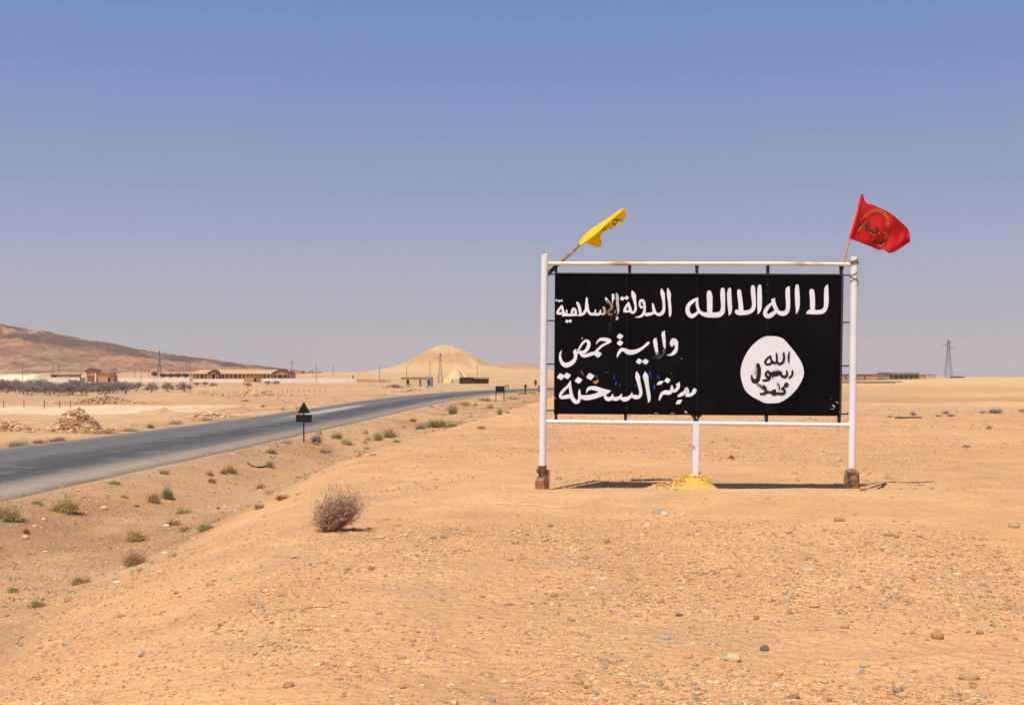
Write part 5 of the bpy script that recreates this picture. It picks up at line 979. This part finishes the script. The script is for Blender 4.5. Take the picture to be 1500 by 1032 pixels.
# heap of yellow earth round the middle post
def yheap():
    c = Sf(1003, 719.5); g = Vector((c.x, c.y + .10, h1(c.x, c.y + .1))); b = MB(); r_ = random.Random(8); nx, ny = 64, 26; V = []; Cc = []
    prof = ([938, 950, 968, 985, 998, 1008, 1016, 1022, 1030, 1036, 1044, 1052, 1058], [0, 7, 11, 15, 19.5, 23.5, 28, 28, 24.5, 20, 12, 4, 0])
    for i in range(nx):
        px = 938 + 120 * i / (nx - 1); X = Sf(px, 718).x; T = np.interp(px, *prof) * .0119
        for j in range(ny):
            v = j / (ny - 1) * 2 - 1; y = g.y + v * .55; z = h1(X, y) - .03 + T * max(0, 1 - abs(v) ** 1.5) + (float(fbm(np.array([X * 9.]), np.array([y * 9.]), 3, 4)[0]) * .06 * min(1, T * 5)) * (1 - abs(v))
            V.append((X, y, z)); q = sm(np.array([(px - 966) / 36]))[()] * (1 - sm(np.array([(px - 1036) / 6]))[()]); a = np.array([.58, .36, .14]) * (1 - q) + np.array([.64, .38, .085]) * q
            Cc.append(tuple(a))
    k0 = len(b.v); b.v += V; b.c += Cc; b.f += [(i * ny + j, (i + 1) * ny + j, (i + 1) * ny + j + 1, i * ny + j + 1) for i in range(nx - 1) for j in range(ny - 1)]
    for i in range(220):
        px = r_.uniform(958, 1042); X = Sf(px, 718).x; v = r_.uniform(-1, .3); y = g.y + v * .5; T = np.interp(px, *prof) * .0119 * max(0, 1 - abs(v) ** 1.5); s = r_.uniform(.008, .030); z = h1(X, y) - .03 + T + .01
        b.add([(X + p[0], y + p[1], z + p[2]) for p in rockv(r_, s, s, s * .7)], ICO, (.62 * r_.uniform(.7, 1.1), .34 * r_.uniform(.7, 1.1),   .07 if px > 990 else .13))
    tag(b.build('earth_heap', mat('ochre_earth', (.6, .4, .1), .95, var=.12, scale=16, attr='tint', bump=.02, bscale=30), None, loc=g), 'heap of bright ochre yellow earth around the foot of the middle post', 'earth heap')
yheap()
ST = [(1185, 837, 24, 8, (.52, .37, .22), 'long flat cream stone on the plain below the billboard'), (1035, 839, 15, 6, (.50, .34, .19), 'small flat tan stone left of the long flat cream stone'), (1312, 877, 19, 8, (.40, .25, .16), 'rounded brownish stone right of centre on the plain'), (1192, 889, 15, 7, (.52, .30, .14), 'orange tan stone below the long flat cream stone'),
      (1234, 899, 17, 5, (.36, .25, .15), 'thin flat dark tan stone right of the orange tan stone'), (1238, 920, 14, 10, (.48, .30, .16), 'round tan stone half sunk below the thin flat one'), (1373, 936, 20, 14, (.40, .22, .08), 'rough ochre brown stone at right foreground'), (1120, 953, 15, 13, (.15, .125, .115), 'dark grey angular stone in the foreground'),
      (1074, 968, 26, 13, (.54, .40, .23), 'large pale cream stone left of the dark grey stone'), (1008, 964, 16, 8, (.58, .25, .09), 'bright orange stone in the foreground centre'), (1203, 973, 14, 7, (.56, .40, .20), 'small cream stone right of the dark grey stone'), (1267, 977, 17, 9, (.50, .33, .18), 'tan stone right of the small cream stone'),
      (1420, 995, 30, 13, (.44, .27, .14), 'large tan stone in the lower right corner'), (1181, 1004, 13, 10, (.58, .38, .14), 'yellowish round stone near the bottom edge'), (1107, 1004, 21, 10, (.56, .35, .20), 'pinkish flat stone near the bottom edge'), (1142, 988, 12, 7, (.54, .28, .09), 'orange brown stone between the pinkish and dark grey stones'),
      (1041, 1001, 14, 7, (.58, .42, .24), 'pale stone at the bottom left of the pinkish one'), (1485, 773, 17, 11, (.46, .30, .17), 'rounded tan boulder at the right picture edge'), (1263, 986, 9, 8, (.27, .255, .255), 'small blue grey stone near the bottom edge'), (1063, 1028, 18, 9, (.50, .33, .18), 'tan stone cut by the bottom edge'),
      (1318, 1003, 17, 7, (.56, .34, .16), 'orange flat stone left of the lower right tan stone'), (1322, 1021, 17, 9, (.54, .35, .18), 'tan stone below the orange flat stone'), (1437, 973, 12, 7, (.60, .33, .12), 'small bright orange stone above the lower right tan stone'), (1435, 929, 13, 5, (.30, .18, .10), 'dark brown stone right of the ochre stone'),
      (747, 822, 10, 9, (.46, .28, .16), 'upright little tan stone left of centre'), (683, 807, 12, 5, (.50, .33, .18), 'flat little stone left of the upright tan stone'), (635, 790, 11, 7, (.26, .19, .15), 'grey brown stone right of the tumbleweed'), (968, 883, 13, 6, (.34, .18, .09), 'dark reddish stone on the plain at centre'), (995, 902, 11, 5, (.16, .125, .105), 'dark flat stone right of the dark reddish stone'),
      (975, 936, 15, 7, (.40, .34, .28), 'grey flat stone above the bright orange stone'), (683, 972, 16, 6, (.58, .40, .20), 'cream sliver of stone at bottom centre'), (172, 854, 13, 5, (.74, .64, .50), 'bright white stone on the slope at left'), (182, 869, 13, 8, (.54, .36, .17), 'tan stone below the bright white stone'), (235, 839, 10, 6, (.62, .46, .28), 'cream stone right of the bright white stone'),
      (382, 891, 11, 7, (.38, .26, .16), 'brown stone on the slope left of centre'), (98, 943, 18, 7, (.44, .30, .18), 'long brown stone on the slope at lower left'), (152, 746, 13, 6, (.62, .46, .24), 'cream stone between the roadside shrubs at left'), (37, 790, 12, 8, (.62, .46, .28), 'cream stone below the left edge shrub'), (64, 763, 9, 5, (.62, .48, .32), 'little pale stone right of the left edge shrub'), (244, 771, 10, 4, (.74, .66, .56), 'white flat stone left of the ditch tufts'), (241, 811, 11, 5, (.70, .60, .48), 'white stone at the foot of the bank near the airy dry bush'),
      (967, 752, 26, 8, (.34, .28, .21), 'flat grey slab in front of the billboard'), (973, 755, 13, 8, (.66, .50, .32), 'whitish stone propped under the flat grey slab'), (1000, 755, 11, 5, (.58, .42, .25), 'small pale stone right of the flat grey slab'), (818, 702, 9, 6, (.44, .26, .12), 'small brown stone right of the left post base'), (1229, 764, 17, 9, (.36, .22, .12), 'brown rough clod below the right post footing'), (807, 772, 9, 5, (.24, .18, .14), 'dark little stone below the white stick'), (1303, 785, 14, 6, (.34, .20, .11), 'brown clod right of the rough clod below the right post'),
      (1440, 1022, 12, 8, (.31, .27, .245), 'grey stone at the bottom right corner'), (875, 848, 8, 4, (.6, .46, .3), 'tiny cream stone on the plain at centre')]
for i, (px, py, w, h, c, lb) in enumerate(ST):
    g = hit(px, py - .5); k = g.y / FPX; r_ = random.Random(300 + i); me = bmesh_ = None; b = MB()
    # rounded, weathered stone: subdivided icosahedron pushed about by noise
    V0 = rockv(r_, 1, 1, 1); vs = list(V0); fs = list(ICO)
    for _ in range(2):
        mp = {}; nf = []
        def mid(a, c2):
            q = (min(a, c2), max(a, c2))
            if q not in mp: p = [(vs[a][t_] + vs[c2][t_]) / 2 for t_ in range(3)]; l = math.sqrt(sum(t_ * t_ for t_ in p)); f = 1 + (.93 / max(l, .2) - 1) * .45 + r_.gauss(0, .025); mp[q] = len(vs); vs.append(tuple(t_ * f for t_ in p))
            return mp[q]
        for a, b_, c_ in fs: ab, bc, ca = mid(a, b_), mid(b_, c_), mid(c_, a); nf += [(a, ab, ca), (b_, bc, ab), (c_, ca, bc), (ab, bc, ca)]
        fs = nf
    sx, sz = w * k * .52, h * k * .62; flat = 'slab' in lb
    b.add([(g.x + x * sx, g.y + y * sx * .8, g.z + sz * .30 + z * sz) for x, y, z in vs], fs, c); tag(b.build('stone', M_stone, None, not flat, loc=g), lb, 'stone')
def stick(name, label, pts, r, m, cat='stick'):
    P3 = [hit(x, y) + Vector((0, 0, r * .7)) for x, y in pts]; b = MB(); b.tube(P3, [r * (1 - .5 * i / len(P3)) for i in range(len(P3))], 7)
    return tag(b.build(name, m, None, True, loc=P3[0]), label, cat)
stick('stick', 'long pale bleached stick lying in front of the left post', [(727, 738.5), (752, 739), (785, 740), (806, 744), (832, 743.5), (846, 743)], .011, mat('bleached_wood', (.66, .50, .32), .9, var=.1))
stick('stick', 'short pale stick lying above the long bleached one', [(735, 716), (741, 720), (747, 721)], .012, bpy.data.materials['bleached_wood'])
stick('stick', 'curved dark stick lying in the ditch left of the bank', [(363, 679), (370, 684), (378, 685.5), (391, 684)], .035, M_brown)
stick('stick', 'dark curved root lying on the plain right of the billboard', [(1311, 612.5), (1325, 613), (1338, 612.2), (1351, 612.5)], .05, M_brown)
b = MB(); q = [hit(1259, 719), hit(1268, 718.5), hit(1299, 708.5), hit(1294, 707.5)]; b.prism([p + Vector((0, 0, .012)) for p in q], (0, 0, .02)); tag(b.build('plank', mat('weathered_plank', (.40, .27, .18), .85, var=.2), None, loc=q[0]), 'weathered plank lying behind the right post footing', 'plank')
for px, py, w, h, c, nm, lb in ((200, 742, 11, 3, (.02, .017, .016), 'rubber_scrap', 'black scrap of rubber below the roadside shrubs'), (50, 722, 9, 4, (.03, .025, .022), 'rubber_scrap', 'black scrap on the road edge at far left'), (26, 763, 12, 5, (.36, .37, .40), 'litter', 'crumpled blue grey litter under the left edge shrub'), (320, 745, 6, 4, (.03, .025, .022), 'rubber_scrap', 'tiny black scrap in the ditch left of the bank crest'), (1420, 581, 0, 0, None, '', '')):
    if not w: continue
    g = hit(px, py); k = g.y / FPX; r_ = random.Random(px); b = MB(); s = w * k * .5
    b.add([(g.x + p[0], g.y + p[1], g.z + h * k * .3 + p[2]) for p in rockv(r_, s, s * .5, h * k * .5)], ICO, c); tag(b.build(nm, M_stone, None, loc=g), lb, 'scrap')
# thin posts of the field fences
def fpost(px, base, hpx, label, group):
    g = hit(px, base); k = g.y / FPX; b = MB(); b.tube([g - Vector((0, 0, .2)), g + Vector((0, 0, hpx * k))], .035, 5); o = b.build('fence_post', M_wood, None, loc=g); tag(o, label, 'post', group)
for x in (5.5, 35, 65, 87.5, 103): fpost(x, 597, 10.5, 'thin dark fence post beside the pale dirt track at left', 'fence posts beside the pale track')
for x in (414, 421, 428, 437, 445, 453, 461, 469, 477): fpost(x, 576, 5.5, 'thin short fence post on the plain above the triangle sign', 'fence posts above the triangle sign')

# ------------------------------------------------------------------ loose gravel (uncountable)
def gravel():
    N = 110000; V0 = np.array([[-1, 1.618, 0], [1, 1.618, 0], [-1, -1.618, 0], [1, -1.618, 0], [0, -1, 1.618], [0, 1, 1.618], [0, -1, -1.618], [0, 1, -1.618], [1.618, 0, -1], [1.618, 0, 1], [-1.618, 0, -1], [-1.618, 0, 1]]) / 1.9
    y = np.exp(rng.uniform(math.log(6.6), math.log(75), N * 2)); x = rng.uniform(-.47, .47, N * 2) * y
    s = x - np.interp(y, BY, BX); u = x - np.interp(y, NY, NX)
    den = np.where(s > 0, .42 + 1.5 * fbm(x / 2.2, y / 3.0, 4, 71), .75 + .8 * fbm(x / 3, y / 3, 3, 72)); den = den * (u > .3) * np.where((s > -1) & (s < 2.5), .55, 1)
    den = den * (1 - .85 * sm((y - 16.6) / 1.5) * sm((21.4 - y) / .8) * sm((x + 3.5) / 1.5) * sm((9.5 - x) / 1.5)) * (1 - .6 * np.exp(-((s - 2.2) / 1.8) ** 2) * (y > 13)); den = den + .35 * (x / y > .0) * (y < 14)
    ok = rng.random(N * 2) < den; x, y = x[ok][:N], y[ok][:N]; n = len(x)
    r = np.exp(rng.normal(math.log(.0086), .50, n)) * np.interp(y, [6, 12, 30, 75], [.85, 1.0, 1.4, 2.3]); r = np.clip(r, .004, .075)
    sc = np.stack([r * rng.uniform(.8, 1.5, n), r * rng.uniform(.7, 1.2, n), r * rng.uniform(.35, .75, n)], -1)
    a = rng.uniform(0, 6.283, n); ca, sa = np.cos(a), np.sin(a); J = V0[None] * rng.uniform(.75, 1.2, (n, 12, 1)) * sc[:, None, :]
    X = J[..., 0] * ca[:, None] - J[..., 1] * sa[:, None] + x[:, None]; Y = J[..., 0] * sa[:, None] + J[..., 1] * ca[:, None] + y[:, None]; Z = J[..., 2] + (hgt(x, y) + sc[:, 2] * .28)[:, None]
    pal = np.array([[.64, .36, .16], [.57, .30, .13], [.66, .42, .22], [.64, .46, .27], [.38, .25, .155], [.30, .215, .16], [.36, .20, .10], [.44, .24, .10], [.66, .50, .34]])
    pr = np.array([.22, .18, .16, .07, .11, .05, .09, .11, .01]); c = pal[rng.choice(9, n, p=pr)] * rng.uniform(.8, 1.15, (n, 1))
    F = (np.array(ICO)[None] + (np.arange(n) * 12)[:, None, None]).reshape(-1, 3)
    o = np_mesh('gravel', np.stack([X, Y, Z], -1).reshape(-1, 3), F, M_stone, np.repeat(c, 12, 0), smooth=False); tag(o, kind='stuff')
gravel()

# ------------------------------------------------------------------ dusty air
def add_haze():
    b = MB(); b.box((0, 0, 43), (6300, 6300, 94)); m = bpy.data.materials.new('dusty_air'); m.use_nodes = True; t = m.node_tree; t.nodes.clear()
    o = t.nodes.new('ShaderNodeOutputMaterial'); v = t.nodes.new('ShaderNodeVolumePrincipled'); v.inputs['Color'].default_value = (.95, .91, .91, 1); v.inputs['Density'].default_value = 0.0001; v.inputs['Anisotropy'].default_value = 0.2
    t.links.new(v.outputs[0], o.inputs['Volume']); tag(b.build('haze', m), kind='stuff')
add_haze()
